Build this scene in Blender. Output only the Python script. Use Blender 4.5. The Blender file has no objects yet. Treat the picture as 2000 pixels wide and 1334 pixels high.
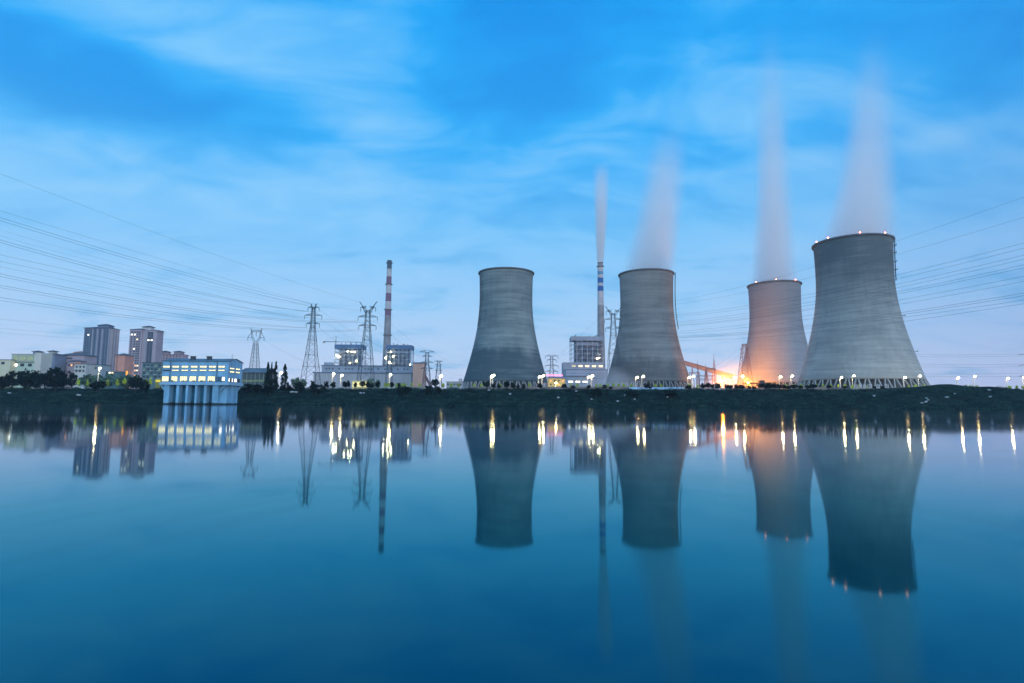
import bpy, math, random
from mathutils import Vector, Matrix
R = math.radians
rnd = random.Random(7)
sc = bpy.context.scene
COL = sc.collection

# ------------------------------------------------------------------ camera
F, PITCH, ROLL, CAMZ = 1138.0, R(5.965), 0.00705, 1.8
cam_d = bpy.data.cameras.new('camera')
cam = bpy.data.objects.new('camera', cam_d); COL.objects.link(cam)
cam_d.sensor_width = 36; cam_d.lens = 36*F/2000
cam_d.clip_start = .1; cam_d.clip_end = 20000
cam.matrix_world = Matrix.Translation((0, 0, CAMZ)) @ Matrix.Rotation(R(90)+PITCH, 4, 'X') @ Matrix.Rotation(ROLL, 4, 'Z')
sc.camera = cam

def P(px, py, Y):
    """world point seen at photo pixel (px,py) at distance Y along +Y"""
    u, v = px-1000, 667-py
    c, s = math.cos(ROLL), math.sin(ROLL)
    u, v = c*u-s*v, s*u+c*v
    d = Vector((u, F*math.cos(PITCH)-v*math.sin(PITCH), F*math.sin(PITCH)+v*math.cos(PITCH)))
    return d*(Y/d.y)+Vector((0, 0, CAMZ))

# ------------------------------------------------------------------ node helper
class NT:
    def __init__(s, tree):
        s.t = tree; tree.nodes.clear()
    def n(s, typ, props=None, **ins):
        nd = s.t.nodes.new(typ)
        for k, v in (props or {}).items(): setattr(nd, k, v)
        for k, v in ins.items():
            key = int(k[1:]) if k[0] == 'i' and k[1:].isdigit() else k.replace('_', ' ')
            s.set(nd.inputs[key], v)
        return nd
    def set(s, sock, v):
        if isinstance(v, bpy.types.NodeSocket): s.t.links.new(v, sock)
        elif isinstance(v, bpy.types.Node): s.t.links.new(v.outputs[0], sock)
        else:
            if hasattr(sock.default_value, '__len__') and len(sock.default_value) == 4 and len(v) == 3: v = (*v, 1)
            sock.default_value = v
    def m(s, op, a, b=0.0, c=None, clamp=False):
        nd = s.t.nodes.new('ShaderNodeMath'); nd.operation = op; nd.use_clamp = clamp
        s.set(nd.inputs[0], a); s.set(nd.inputs[1], b)
        if c is not None: s.set(nd.inputs[2], c)
        return nd.outputs[0]
    def vm(s, op, a, b=(0, 0, 0)):
        nd = s.t.nodes.new('ShaderNodeVectorMath'); nd.operation = op
        s.set(nd.inputs[0], a); s.set(nd.inputs[1], b)
        return nd.outputs[1] if op in ('LENGTH', 'DOT_PRODUCT', 'DISTANCE') else nd.outputs[0]
    def mr(s, v, a, b, c=0.0, d=1.0, smooth=True):
        nd = s.t.nodes.new('ShaderNodeMapRange'); nd.interpolation_type = 'SMOOTHSTEP' if smooth else 'LINEAR'
        for k, x in zip((0, 1, 2, 3, 4), (v, a, b, c, d)): s.set(nd.inputs[k], x)
        return nd.outputs[0]
    def mix(s, f, a, b, mode='MIX'):
        nd = s.t.nodes.new('ShaderNodeMix'); nd.data_type = 'RGBA'; nd.blend_type = mode
        s.set(nd.inputs[0], f); s.set(nd.inputs[6], a); s.set(nd.inputs[7], b)
        return nd.outputs[2]
    def ramp(s, f, stops, interp='LINEAR'):
        nd = s.t.nodes.new('ShaderNodeValToRGB'); cr = nd.color_ramp; cr.interpolation = interp
        while len(cr.elements) < len(stops): cr.elements.new(.5)
        for e, (p, c) in zip(cr.elements, stops): e.position = p; e.color = (*c, 1)
        s.set(nd.inputs[0], f); return nd.outputs[0]
    def noise(s, vec, scale, detail=3, rough=.5, dist=0.0):
        nd = s.n('ShaderNodeTexNoise', Vector=vec, Scale=scale, Detail=detail, Roughness=rough, Distortion=dist)
        return nd.outputs[0]
    def xyz(s, x, y, z):
        nd = s.t.nodes.new('ShaderNodeCombineXYZ')
        for k, v in enumerate((x, y, z)): s.set(nd.inputs[k], v)
        return nd.outputs[0]

def lin(*c): return tuple(((x/255+.055)/1.055)**2.4 if x > 10 else x/255/12.92 for x in c)

# ------------------------------------------------------------------ world: dusk sky
SUN_EL, SUN_AZ = R(7), R(140)          # the afterglow lies behind the camera, to the right
w = bpy.data.worlds.new('World'); sc.world = w; w.use_nodes = True
N = NT(w.node_tree)
tc = N.n('ShaderNodeTexCoord'); D = tc.outputs['Generated']
sp = N.n('ShaderNodeSeparateXYZ', i0=D); dx, dy, dz = sp.outputs
grad = N.ramp(dz, [(0, lin(194, 206, 240)), (.06, lin(186, 209, 243)), (.16, lin(158, 207, 249)), (.29, lin(112, 195, 252)),
                   (.405, lin(50, 177, 252)), (.588, lin(14, 167, 250)), (1, lin(25, 130, 225))])
zc = N.m('ADD', N.m('MAXIMUM', dz, 0), .22)
pv = N.xyz(N.m('DIVIDE', dx, zc), N.m('MULTIPLY', N.m('DIVIDE', dy, zc), 1.0), 0)
warp = N.noise(pv, .9, 2, .5)
pw = N.vm('ADD', pv, N.xyz(N.m('MULTIPLY', warp, .9), N.m('MULTIPLY', warp, .4), 0))
big = N.noise(N.vm('MULTIPLY', pw, (1.0, 1.5, 1)), 1.05, 4, .52, .3)
streak = N.noise(N.vm('MULTIPLY', pw, (.8, 4.2, 1)), 1.5, 4, .5, .6)
def blob(px, py, sx, sy):
    d0 = (P(px, py, 1000)-Vector((0, 0, CAMZ))).normalized()
    df = N.vm('SUBTRACT', D, tuple(d0))
    df = N.vm('ADD', df, N.vm('MULTIPLY', N.xyz(N.m('SUBTRACT', warp, .5), 0, N.m('SUBTRACT', big, .5)), (.25, 0, .22)))
    q = N.vm('LENGTH', N.vm('MULTIPLY', df, (1/sx, 1/sx, 1/sy)))
    return N.mr(q, 0, 1, 1, 0)
mid_ = N.noise(N.vm('MULTIPLY', pw, (1.0, 1.7, 1)), 3.1, 4, .55, .5)
cl = N.m('ADD', N.m('MULTIPLY', big, .85), N.m('MULTIPLY', streak, .34))
cl = N.m('ADD', cl, N.m('MULTIPLY', mid_, 1.05))
cl = N.m('SUBTRACT', cl, 1.12)
def acc(v, px, py, sx, sy, k): return N.m('ADD', v, N.m('MULTIPLY', blob(px, py, sx, sy), k))
for b in [(560, 330, .30, .16, .24), (400, 45, .20, .12, .14), (700, 130, .22, .10, .10), (60, 300, .22, .10, .22), (1210, 245, .30, .12, .12),
          (1000, 150, .34, .16, -.30), (260, 200, .42, .10, -.38), (60, 110, .26, .14, -.30), (1300, 60, .40, .10, -.10),
          (1820, 235, .12, .025, .24), (130, 80, .06, .02, .22), (1570, 290, .10, .03, .2), (1600, 310, .16, .05, .10), (1950, 120, .3, .3, -.14)]:
    cl = acc(cl, *b)
cm = N.mr(cl, -.16, .42, 0, .90)
cm = N.m('MULTIPLY', cm, N.mr(dz, .03, .22, .35, 1))
ccol = N.ramp(dz, [(0, lin(196, 208, 238)), (.25, lin(146, 208, 254)), (.6, lin(126, 205, 254)), (1, lin(95, 180, 245))])
sky = N.mix(cm, grad, ccol)
dk = N.mr(cl, -.50, .04, .68, 1)
sky = N.mix(1, sky, N.xyz(N.m('MULTIPLY', dk, dk), N.m('POWER', dk, .75), N.m('POWER', dk, .35)), 'MULTIPLY')
rt = N.m('SUBTRACT', 1, N.m('MULTIPLY', N.mr(dx, .25, .85), .22))
sky = N.mix(1, sky, N.xyz(rt, rt, N.m('POWER', rt, .6)), 'MULTIPLY')
back = N.m('MULTIPLY', N.mr(dy, .25, -.7), N.mr(dz, 1.0, .1, .5, 1))   # brighter, paler afterglow behind the camera
zen = N.mr(dz, .62, .85)
sky = N.mix(1, sky, N.xyz(N.m('MULTIPLY', zen, .28), N.m('MULTIPLY', zen, .40), N.m('MULTIPLY', zen, .50)), 'ADD')
sky = N.mix(1, sky, N.xyz(N.m('MULTIPLY', back, .62), N.m('MULTIPLY', back, .78), N.m('MULTIPLY', back, .86)), 'ADD')
nish = N.n('ShaderNodeTexSky', {'sky_type': 'NISHITA', 'sun_disc': False, 'sun_elevation': SUN_EL, 'sun_rotation': SUN_AZ})
bg1 = N.n('ShaderNodeBackground', Color=sky, Strength=1.0)
bg2 = N.n('ShaderNodeBackground', Color=nish, Strength=.006)
ad = N.n('ShaderNodeAddShader', i0=bg1, i1=bg2)
N.n('ShaderNodeOutputWorld', Surface=ad)
w.cycles.sampling_method = 'MANUAL'; w.cycles.sample_map_resolution = 1024

sun_d = bpy.data.lights.new('sun', 'SUN'); sun_d.energy = .8; sun_d.angle = R(25); sun_d.color = (1, .88, .84)
sun = bpy.data.objects.new('sun', sun_d); COL.objects.link(sun)
sv = Vector((math.sin(SUN_AZ)*math.cos(SUN_EL), math.cos(SUN_AZ)*math.cos(SUN_EL), math.sin(SUN_EL)))
sun.rotation_euler = (-sv).to_track_quat('-Z', 'Y').to_euler()

vs = sc.view_settings
sc.display_settings.display_device = 'sRGB'
vs.view_transform = 'Standard'; vs.look = 'None'; vs.gamma = 1; vs.exposure = 0; vs.use_curve_mapping = False
sc.render.engine = 'CYCLES'
cy = sc.cycles
cy.use_denoising = True; cy.max_bounces = 6; cy.diffuse_bounces = 3; cy.glossy_bounces = 3
cy.volume_bounces = 4; cy.transparent_max_bounces = 8; cy.sample_clamp_indirect = 12; cy.use_light_tree = True
cy.caustics_reflective = False; cy.caustics_refractive = False; cy.volume_step_rate = 1.0

# ------------------------------------------------------------------ materials
def new_mat(name):
    m = bpy.data.materials.new(name); m.use_nodes = True
    return m, NT(m.node_tree)
MATS = {}
def mat(name, col, rough=.7, var=.25, scale=.4, metal=0., stretch=(1, 1, 1)):
    """plain paint / metal / masonry with a little patchy wear"""
    if name in MATS: return MATS[name]
    m, n = new_mat(name)
    o = n.n('ShaderNodeTexCoord').outputs['Object']
    v = n.vm('MULTIPLY', o, stretch)
    col = tuple(x*.78 for x in col)
    a = n.noise(v, scale, 5, .6)
    f = n.mr(a, .25, .75, 1-var, 1+var*.6)
    c = n.mix(1, col, n.xyz(f, f, f), 'MULTIPLY')
    b = n.n('ShaderNodeBsdfPrincipled', Base_Color=c, Roughness=rough, Metallic=metal)
    n.n('ShaderNodeOutputMaterial', Surface=b)
    MATS[name] = m; return m
def glow(name, col, s):
    if name in MATS: return MATS[name]
    m, n = new_mat(name)
    e = n.n('ShaderNodeEmission', Color=col, Strength=s)
    n.n('ShaderNodeOutputMaterial', Surface=e)
    MATS[name] = m; return m
def room_glow(name, col, s, sc_=.8):
    """a lit window: the room behind it is uneven"""
    if name in MATS: return MATS[name]
    m, n = new_mat(name)
    o = n.n('ShaderNodeTexCoord').outputs['Object']
    a = n.noise(n.vm('MULTIPLY', o, (1.3, 1.3, 1)), sc_, 4, .7)
    e = n.n('ShaderNodeEmission', Color=n.ramp(a, [(.3, tuple(x*.45 for x in col)), (.55, col), (.8, (1, .97, .8))]), Strength=s)
    n.n('ShaderNodeOutputMaterial', Surface=e)
    MATS[name] = m; return m
def leaf_mat(name, c1, c2, scale=.5):
    if name in MATS: return MATS[name]
    m, n = new_mat(name)
    o = n.n('ShaderNodeTexCoord').outputs['Object']
    oi = n.n('ShaderNodeObjectInfo').outputs['Random']
    a = n.noise(o, scale, 3, .6)
    c = n.mix(n.mr(a, .35, .65), c1, c2)
    k = n.mr(oi, 0, 1, .75, 1.25, False)
    c = n.mix(1, c, n.xyz(k, k, k), 'MULTIPLY')
    b = n.n('ShaderNodeBsdfPrincipled', Base_Color=c, Roughness=.75)
    b.inputs['Specular IOR Level'].default_value = .06
    n.n('ShaderNodeOutputMaterial', Surface=b)
    MATS[name] = m; return m
def concrete(name, base, dark, seed, line=1.6, h_dark=32, dark_amt=.55, top_dark=0., contrast=1.):
    """slip formed tower shell: fine lift rings, rain streaks, large weather stains, optional painted lamp contrast"""
    base = tuple(x*.60 for x in base); dark = tuple(x*.55 for x in dark)
    m, n = new_mat(name)
    o = n.n('ShaderNodeTexCoord').outputs['Object']
    s = n.n('ShaderNodeSeparateXYZ', i0=o)
    x, y, z = s.outputs
    off = (seed*13.1, seed*7.7, seed*3.3)
    ov = n.vm('ADD', o, off)
    ring = n.noise(n.xyz(n.m('MULTIPLY', x, .012), n.m('MULTIPLY', y, .012), n.m('ADD', n.m('MULTIPLY', z, 1/line), seed*5)), 1.0, 3, .75)
    rings2 = n.noise(n.xyz(n.m('MULTIPLY', x, .03), n.m('MULTIPLY', y, .03), n.m('ADD', n.m('MULTIPLY', z, .22), seed*9)), 1.0, 3, .6)
    patch = n.noise(n.vm('MULTIPLY', ov, (1, 1, .8)), .022, 5, .6, .5)
    strk = n.noise(n.vm('MULTIPLY', ov, (1, 1, .05)), .35, 4, .65)
    fine = n.noise(ov, 1.1, 3, .6)
    f = n.m('ADD', n.m('MULTIPLY', n.m('SUBTRACT', ring, .5), .95*contrast), n.m('MULTIPLY', n.m('SUBTRACT', rings2, .5), 1.1*contrast))
    f = n.m('ADD', f, n.m('MULTIPLY', n.m('SUBTRACT', patch, .5), 1.5*contrast))
    f = n.m('ADD', f, n.m('MULTIPLY', n.m('SUBTRACT', strk, .5), .5))
    f = n.m('ADD', f, n.m('MULTIPLY', n.m('SUBTRACT', fine, .5), .35))
    # damp stain that climbs from the foot of the shell, with its own ragged upper edge
    edge = n.m('ADD', z, n.m('MULTIPLY', n.m('SUBTRACT', patch, .5), 30))
    edge = n.m('ADD', edge, n.m('MULTIPLY', n.m('SUBTRACT', strk, .5), 10))
    damp = n.mr(edge, h_dark-8, h_dark+6, dark_amt, 0)
    f = n.m('SUBTRACT', f, damp)
    if top_dark:  # upper shell painted darker, putting the lamp-lit foot's contrast into the colour
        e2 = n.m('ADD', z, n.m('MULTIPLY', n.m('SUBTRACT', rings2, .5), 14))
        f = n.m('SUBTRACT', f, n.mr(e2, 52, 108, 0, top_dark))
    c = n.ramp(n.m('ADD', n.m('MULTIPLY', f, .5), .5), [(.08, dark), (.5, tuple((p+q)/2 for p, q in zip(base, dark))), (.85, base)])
    b = n.n('ShaderNodeBsdfPrincipled', Base_Color=c, Roughness=.9)
    b.inputs['Specular IOR Level'].default_value = .25
    bp = n.n('ShaderNodeBump', Strength=.25, Distance=.15, Height=ring)
    n.set(b.inputs['Normal'], bp.outputs[0])
    n.n('ShaderNodeOutputMaterial', Surface=b)
    MATS[name] = m; return m

WHITE_PAINT = mat('white paint', (.72, .72, .72), .6)
GALV = mat('galvanised steel', (.06, .10, .13), .6, .3, .8)
CABLE = mat('cable metal', (.035, .055, .075), .6, .1)
DARK = mat('dark steel', (.05, .06, .07), .6)
CONC = mat('plain concrete', (.36, .37, .37), .9, .35, .25)
POLE = mat('lamp pole paint', (.75, .75, .72), .5, .1)
BARK = mat('bark', (.06, .05, .04), .9, .3, 2)
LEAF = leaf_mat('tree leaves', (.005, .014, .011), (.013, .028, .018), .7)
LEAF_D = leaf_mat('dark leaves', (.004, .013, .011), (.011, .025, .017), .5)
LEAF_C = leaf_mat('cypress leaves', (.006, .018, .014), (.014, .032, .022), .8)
LEAF_Y = leaf_mat('garden leaves', (.26, .40, .04), (.45, .52, .08), .9)
LEAF_M = leaf_mat('hill leaves', (.06, .13, .09), (.10, .18, .12), .15)

# ------------------------------------------------------------------ mesh builder
class MB:
    def __init__(s): s.v, s.f = [], []
    def box(s, c, d, rz=0.0, taper=1.0):
        x, y, z = d[0]/2, d[1]/2, d[2]/2; b = len(s.v); cr, sr = math.cos(rz), math.sin(rz)
        for k in (-1, 1):
            t = taper if k > 0 else 1
            for i, j in ((-1, -1), (1, -1), (1, 1), (-1, 1)):
                px, py = i*x*t, j*y*t
                s.v.append((c[0]+px*cr-py*sr, c[1]+px*sr+py*cr, c[2]+k*z))
        s.f += [(b, b+3, b+2, b+1), (b+4, b+5, b+6, b+7)]+[(b+i, b+(i+1) % 4, b+4+(i+1) % 4, b+4+i) for i in range(4)]
        return s
    def bar(s, p, q, w, h=None):
        p, q = Vector(p), Vector(q); h = h or w; d = (q-p)
        if d.length < 1e-6: return s
        d.normalize(); a = d.cross(Vector((0, 0, 1)))
        if a.length < 1e-3: a = Vector((1, 0, 0))
        a.normalize(); c = a.cross(d); b = len(s.v)
        for o in (p, q):
            for i, j in ((-1, -1), (1, -1), (1, 1), (-1, 1)): s.v.append(tuple(o+a*(i*w/2)+c*(j*h/2)))
        s.f += [(b, b+3, b+2, b+1), (b+4, b+5, b+6, b+7)]+[(b+i, b+(i+1) % 4, b+4+(i+1) % 4, b+4+i) for i in range(4)]
        return s
    def tube(s, pts, r, n=6):
        b0 = len(s.v); pts = [Vector(p) for p in pts]
        for i, p in enumerate(pts):
            d = (pts[min(i+1, len(pts)-1)]-pts[max(i-1, 0)]).normalized()
            a = d.cross(Vector((0, 0, 1)))
            if a.length < 1e-3: a = Vector((1, 0, 0))
            a.normalize(); c = a.cross(d); rr = r[i] if isinstance(r, (list, tuple)) else r
            for k in range(n):
                t = 2*math.pi*k/n; s.v.append(tuple(p+a*(rr*math.cos(t))+c*(rr*math.sin(t))))
        for i in range(len(pts)-1):
            for k in range(n):
                a0 = b0+i*n+k; a1 = b0+i*n+(k+1) % n
                s.f.append((a0, a1, a1+n, a0+n))
        s.f.append(tuple(range(b0+n-1, b0-1, -1))); e = b0+(len(pts)-1)*n; s.f.append(tuple(range(e, e+n)))
        return s
    def lathe(s, prof, n=24, c=(0, 0, 0), closed=False):
        b0 = len(s.v)
        for r, z in prof:
            for k in range(n):
                t = 2*math.pi*k/n; s.v.append((c[0]+r*math.cos(t), c[1]+r*math.sin(t), c[2]+z))
        m = len(prof)
        for i in range(m if closed else m-1):
            j = (i+1) % m
            for k in range(n):
                s.f.append((b0+i*n+k, b0+i*n+(k+1) % n, b0+j*n+(k+1) % n, b0+j*n+k))
        return s
    def blob(s, c, r, seg=12, rings=8):
        prof = [(max(1e-3, math.sin(math.pi*i/rings)), -math.cos(math.pi*i/rings)) for i in range(rings+1)]
        b = len(s.v); s.lathe(prof, seg)
        for i in range(b, len(s.v)):
            x, y, z = s.v[i]; s.v[i] = (c[0]+x*r[0], c[1]+y*r[1], c[2]+z*r[2])
        return s
    def poly(s, pts, ext):
        """flat polygon (list of 3D points) given the thickness vector ext"""
        b = len(s.v); n = len(pts); e = Vector(ext)
        s.v += [tuple(p) for p in pts]+[tuple(Vector(p)+e) for p in pts]
        s.f.append(tuple(range(b, b+n))); s.f.append(tuple(range(b+2*n-1, b+n-1, -1)))
        s.f += [(b+i, b+n+i, b+n+(i+1) % n, b+(i+1) % n) for i in range(n)]
        return s
    def leaf(s, p, sz, rg):
        a = Vector((rg.uniform(-1, 1), rg.uniform(-1, 1), rg.uniform(-1, 1))).normalized()
        b = a.cross(Vector((rg.uniform(-1, 1), rg.uniform(-1, 1), rg.uniform(-1, 1)))).normalized()
        k = len(s.v); p = Vector(p); l = sz*rg.uniform(.6, 1.3)
        s.v += [tuple(p-a*l*.5), tuple(p+b*l*.35), tuple(p+a*l*.5), tuple(p-b*l*.35)]
        s.f.append((k, k+1, k+2, k+3)); return s
    def mesh(s, name, m, smooth=False):
        me = bpy.data.meshes.new(name); me.from_pydata(s.v, [], s.f); me.materials.append(m)
        me.validate()
        if smooth: me.polygons.foreach_set('use_smooth', [True]*len(me.polygons))
        me.update(); return me
    def build(s, name, m, parent=None, smooth=False):
        return link(name, s.mesh(name, m, smooth), parent)
def link(name, me, parent=None):
    o = bpy.data.objects.new(name, me); COL.objects.link(o)
    if parent: o.parent = parent
    return o
def tag(o, label=None, cat=None, group=None, kind=None):
    for k, v in (('label', label), ('category', cat), ('group', group), ('kind', kind)):
        if v: o[k] = v
    return o
def thing(name, label, cat, loc=(0, 0, 0), rz=0., group=None):
    o = bpy.data.objects.new(name, None); COL.objects.link(o); o.location = loc; o.rotation_euler = (0, 0, rz)
    o.empty_display_size = .5
    return tag(o, label, cat, group)
def dup(o, loc=None, label=None, group=None, scale=None, rz=None, parent=None):
    c = o.copy(); COL.objects.link(c)
    if parent is not None: c.parent = parent
    if loc is not None: c.location = loc
    if label: c['label'] = label
    if group: c['group'] = group
    if scale is not None: c.scale = scale
    if rz is not None: c.rotation_euler = (0, 0, rz)
    for ch in KIDS.get(o.name, [x for x in o.children]): dup(ch, parent=c)
    return c
KIDS = {}
ORD = ['first', 'second', 'third', 'fourth', 'fifth', 'sixth', 'seventh', 'eighth', 'ninth', 'tenth', 'eleventh', 'twelfth', 'thirteenth',
       'fourteenth', 'fifteenth', 'sixteenth', 'seventeenth', 'eighteenth', 'nineteenth', 'twentieth']
def ordl(i, n):
    if n == 1: return 'the only'
    if i == 0: return 'leftmost'
    if i == n-1: return 'rightmost'
    return ORD[i]+' from left'

# ------------------------------------------------------------------ terrain and water
def shore(x): return 253+2.2*math.sin(x*.031)+1.3*math.sin(x*.11+1)+.7*math.sin(x*.31)
def smooth(t): t = min(1, max(0, t)); return t*t*(3-2*t)
MOUNDS = [(P(1850, 748, 300).x, 300, 13, 3.0), (P(1936, 751, 300).x, 300, 10, 1.8), (P(1760, 750, 300).x, 302, 18, 1.2)]
def GZ(x, y):
    if y < 60: return -3+4.6*smooth((-12-y)/25)
    s = shore(x); yy = min(y, 1600)
    pl = 1.6+.0220*yy+.006*min(max(x, -900), 900)
    t = (y-s)/34.0
    if t < 1:
        cr = 1.6+.022*(s+34)+.006*x
        z = -3+3*smooth((y-s+14)/14) if y < s else cr*(.25*t+.75*smooth(t))+.35*math.sin(x*.17+y*.2)*smooth(t*2)*(1-t)+.02
    else: z = pl
    for mx, my, r, h in MOUNDS:
        q = ((x-mx)/r)**2+((y-my)/9)**2
        if q < 6: z += h*math.exp(-q)
    return z
def gm_ground():
    m, n = new_mat('ground')
    o = n.n('ShaderNodeTexCoord').outputs['Object']
    a = n.noise(o, .06, 6, .65); b_ = n.noise(o, .8, 4, .7)
    f = n.m('ADD', n.m('MULTIPLY', a, .6), n.m('MULTIPLY', b_, .4))
    c = n.ramp(f, [(.3, (.003, .010, .010)), (.5, (.009, .022, .018)), (.62, (.020, .032, .026)), (.75, (.04, .046, .04))])
    n.n('ShaderNodeOutputMaterial', Surface=n.n('ShaderNodeBsdfDiffuse', Color=c))
    return m
xs = sorted(set([-6000, -4000, -2500, -1500, -1000, -700]+list(range(-480, 481, 5))+[700, 1000, 1500, 2500, 4000, 6000]))
ys = sorted(set([-3000, -800, -300, -120, -60, -40, -30, -20, -10, 10, 60, 150, 220]+[236+1.5*i for i in range(52)]+[320, 340, 380, 440, 520, 620, 760, 900, 1100, 1350, 1600, 2200, 3500, 6000]))
b = MB()
for y in ys:
    for x in xs: b.v.append((x, y, GZ(x, y)))
nx = len(xs)
for j in range(len(ys)-1):
    for i in range(nx-1): b.f.append((j*nx+i, j*nx+i+1, (j+1)*nx+i+1, (j+1)*nx+i))
tag(b.build('ground', gm_ground(), smooth=True), kind='structure')

def gm_water():
    m, n = new_mat('river water')
    o = n.n('ShaderNodeTexCoord').outputs['Object']
    a = n.noise(n.vm('MULTIPLY', o, (.25, 1, 1)), .05, 3, .5)
    c = n.mix(n.mr(a, .3, .7), (.0, .028, .042), (.0, .036, .040))
    rp = n.noise(n.vm('MULTIPLY', o, (.5, 1, 1)), 1.6, 2, .5)
    bp = n.n('ShaderNodeBump', Strength=.02, Distance=.02, Height=rp).outputs[0]
    body = n.n('ShaderNodeBsdfDiffuse', Color=c, Normal=bp)
    ge = n.n('ShaderNodeNewGeometry')
    cosv = n.vm('DOT_PRODUCT', ge.outputs['Normal'], ge.outputs['Incoming'])
    # reflection is white at grazing angles and takes the water's blue at steeper ones, like a Fresnel tint
    tint = n.ramp(cosv, [(0, (1, .97, 1)), (.07, (.76, .90, 1)), (.14, (.36, .88, 1)), (.24, (.16, .81, 1)), (.42, (.14, .62, .84))])
    surf = n.n('ShaderNodeBsdfGlossy', Color=tint, Roughness=n.mr(a, .3, .7, .042, .054), Normal=bp)
    fr = n.n('ShaderNodeFresnel', IOR=1.70, Normal=bp)
    n.n('ShaderNodeOutputMaterial', Surface=n.n('ShaderNodeMixShader', i0=fr, i1=body, i2=surf))
    return m
b = MB(); b.v = [(-5000, -40, 0), (5000, -40, 0), (5000, 268, 0), (-5000, 268, 0)]; b.f = [(0, 1, 2, 3)]
tag(b.build('river', gm_water()), kind='structure')

# bank undergrowth: tufts, weeds and low scrub that read as one mass
b = MB(); rg = random.Random(3)
for i in range(2100):
    x = rg.uniform(-310, 310); t = rg.random(); y = shore(x)+.8+t*36; z = GZ(x, y)
    r = rg.uniform(.5, 1.3)*(1.5 if math.sin(x*.09+2)*math.sin(y*.35+x*.05) > .25 else .8)
    for k in range(int(20+22*r)):
        d = Vector((rg.gauss(0, 1), rg.gauss(0, 1), abs(rg.gauss(0, .8)))).normalized()*rg.uniform(.6, 1)
        b.leaf((x+d.x*r*1.5, y+d.y*r, z+d.z*r*.8), .42, rg)
for i in range(900):
    x = rg.uniform(-310, 310)
    if abs(x/260+.70) < .12 or rg.random() < .35*(math.sin(x*.13)+.6): continue
    y = shore(x)+rg.uniform(27, 37); z = GZ(x, y); r = rg.uniform(.7, 1.7)*(1.4 if rg.random() < .2 else 1)
    for k in range(int(34*r)):
        d = Vector((rg.gauss(0, 1), rg.gauss(0, 1), abs(rg.gauss(0, .8)))).normalized()*rg.uniform(.5, 1)
        b.leaf((x+d.x*r*1.4, y+d.y*r, z+d.z*r), .45, rg)
for i in range(16000):
    x = rg.uniform(-310, 310); y = shore(x)+.4+rg.random()*38; b.leaf((x, y, GZ(x, y)+rg.uniform(.05, .4)), .55, rg)
tag(b.build('undergrowth', leaf_mat('undergrowth leaves', (.003, .016, .017), (.026, .072, .056), .22)), kind='stuff')

# ------------------------------------------------------------------ foliage
def crown(rg, n, rad, size, clumps, shape='round', zc=0.):
    m = MB(); cs = []
    for _ in range(clumps):
        while True:
            q = Vector((rg.uniform(-1, 1), rg.uniform(-1, 1), rg.uniform(-1, 1)))
            if q.length <= 1: break
        q *= .80
        if shape == 'cone':
            h = rg.random()**1.15; rr = (1-h)**.75*(.35+.65*min(1, h*6+.45)); a = rg.uniform(0, 6.283); k = math.sqrt(rg.random())
            q = Vector((math.cos(a)*rr*k, math.sin(a)*rr*k, h*2-1))
        cs.append((q, rg.uniform(.18, .38) if shape != 'cone' else rg.uniform(.10, .2)))
    for i in range(n):
        q, r = cs[i % clumps]
        d = Vector((rg.gauss(0, 1), rg.gauss(0, 1), rg.gauss(0, 1))).normalized()*r*rg.uniform(.5, 1)
        v = q+d
        m.leaf((v.x*rad[0], v.y*rad[1], zc+v.z*rad[2]), size, rg)
    return m
def trunk_mesh(rg, h, r, lean=.06, limbs=4, spread=.5):
    m = MB(); top = Vector((rg.uniform(-lean, lean)*h, rg.uniform(-lean, lean)*h, h))
    m.tube([(0, 0, -.4), tuple(top*.5+Vector((rg.uniform(-.1, .1), 0, 0))), tuple(top)], [r*1.25, r*.85, r*.5], 7)
    for _ in range(limbs):
        a = rg.uniform(0, 6.283); s = top*rg.uniform(.6, .95)
        e = s+Vector((math.cos(a)*spread, math.sin(a)*spread, rg.uniform(.35, .8)*max(spread, .5)))
        m.tube([tuple(s), tuple(e)], [r*.45, r*.2], 5)
    return m
def tree_variants(kind, count, seed, leafm, n, size, clumps, rad, trunk_h, trunk_r, zc, shape='round'):
    out = []
    for i in range(count):
        rg = random.Random(seed+i)
        rd = tuple(r*rg.uniform(.9, 1.1) for r in rad)
        cm_ = crown(rg, n, rd, size, clumps, shape, zc).mesh(kind+' crown', leafm)
        tm_ = trunk_mesh(rg, trunk_h, trunk_r, spread=rad[0]*.55).mesh(kind+' trunk', BARK)
        out.append((cm_, tm_))
    return out
def place_tree(name, var, loc, scale, label, cat, group, rz=0):
    t = thing(name, label, cat, loc, rz, group); t.scale = scale
    link('crown', var[0], t); link('trunk', var[1], t)
    return t
# unit trees: height 1 at scale 1 (crown top at about z = 1)
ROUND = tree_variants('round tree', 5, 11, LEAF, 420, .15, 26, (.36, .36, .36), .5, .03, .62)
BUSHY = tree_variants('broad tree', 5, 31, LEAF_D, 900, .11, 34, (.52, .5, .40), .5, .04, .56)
SHRUB = tree_variants('garden shrub', 4, 51, LEAF_Y, 260, .17, 20, (.34, .34, .34), .5, .03, .62)
CYPR = tree_variants('cypress', 3, 71, LEAF_C, 1500, .055, 70, (.20, .20, .49), .5, .02, .51, 'cone')
HILL = tree_variants('wooded clump', 3, 91, LEAF_M, 900, .11, 40, (.52, .5, .42), .4, .03, .5)

def anchored(rows, sects):
    """split [(px, ...)] into the stretches given by sects [(px_limit, phrase)] -> per item (i, n, phrase)"""
    out = []; items = sorted(rows)
    lo = -1e9
    for lim, ph in sects:
        sub = [r for r in items if lo <= r[0] < lim]
        for i, r in enumerate(sub): out.append((r, i, len(sub), ph))
        lo = lim
    return out

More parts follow.
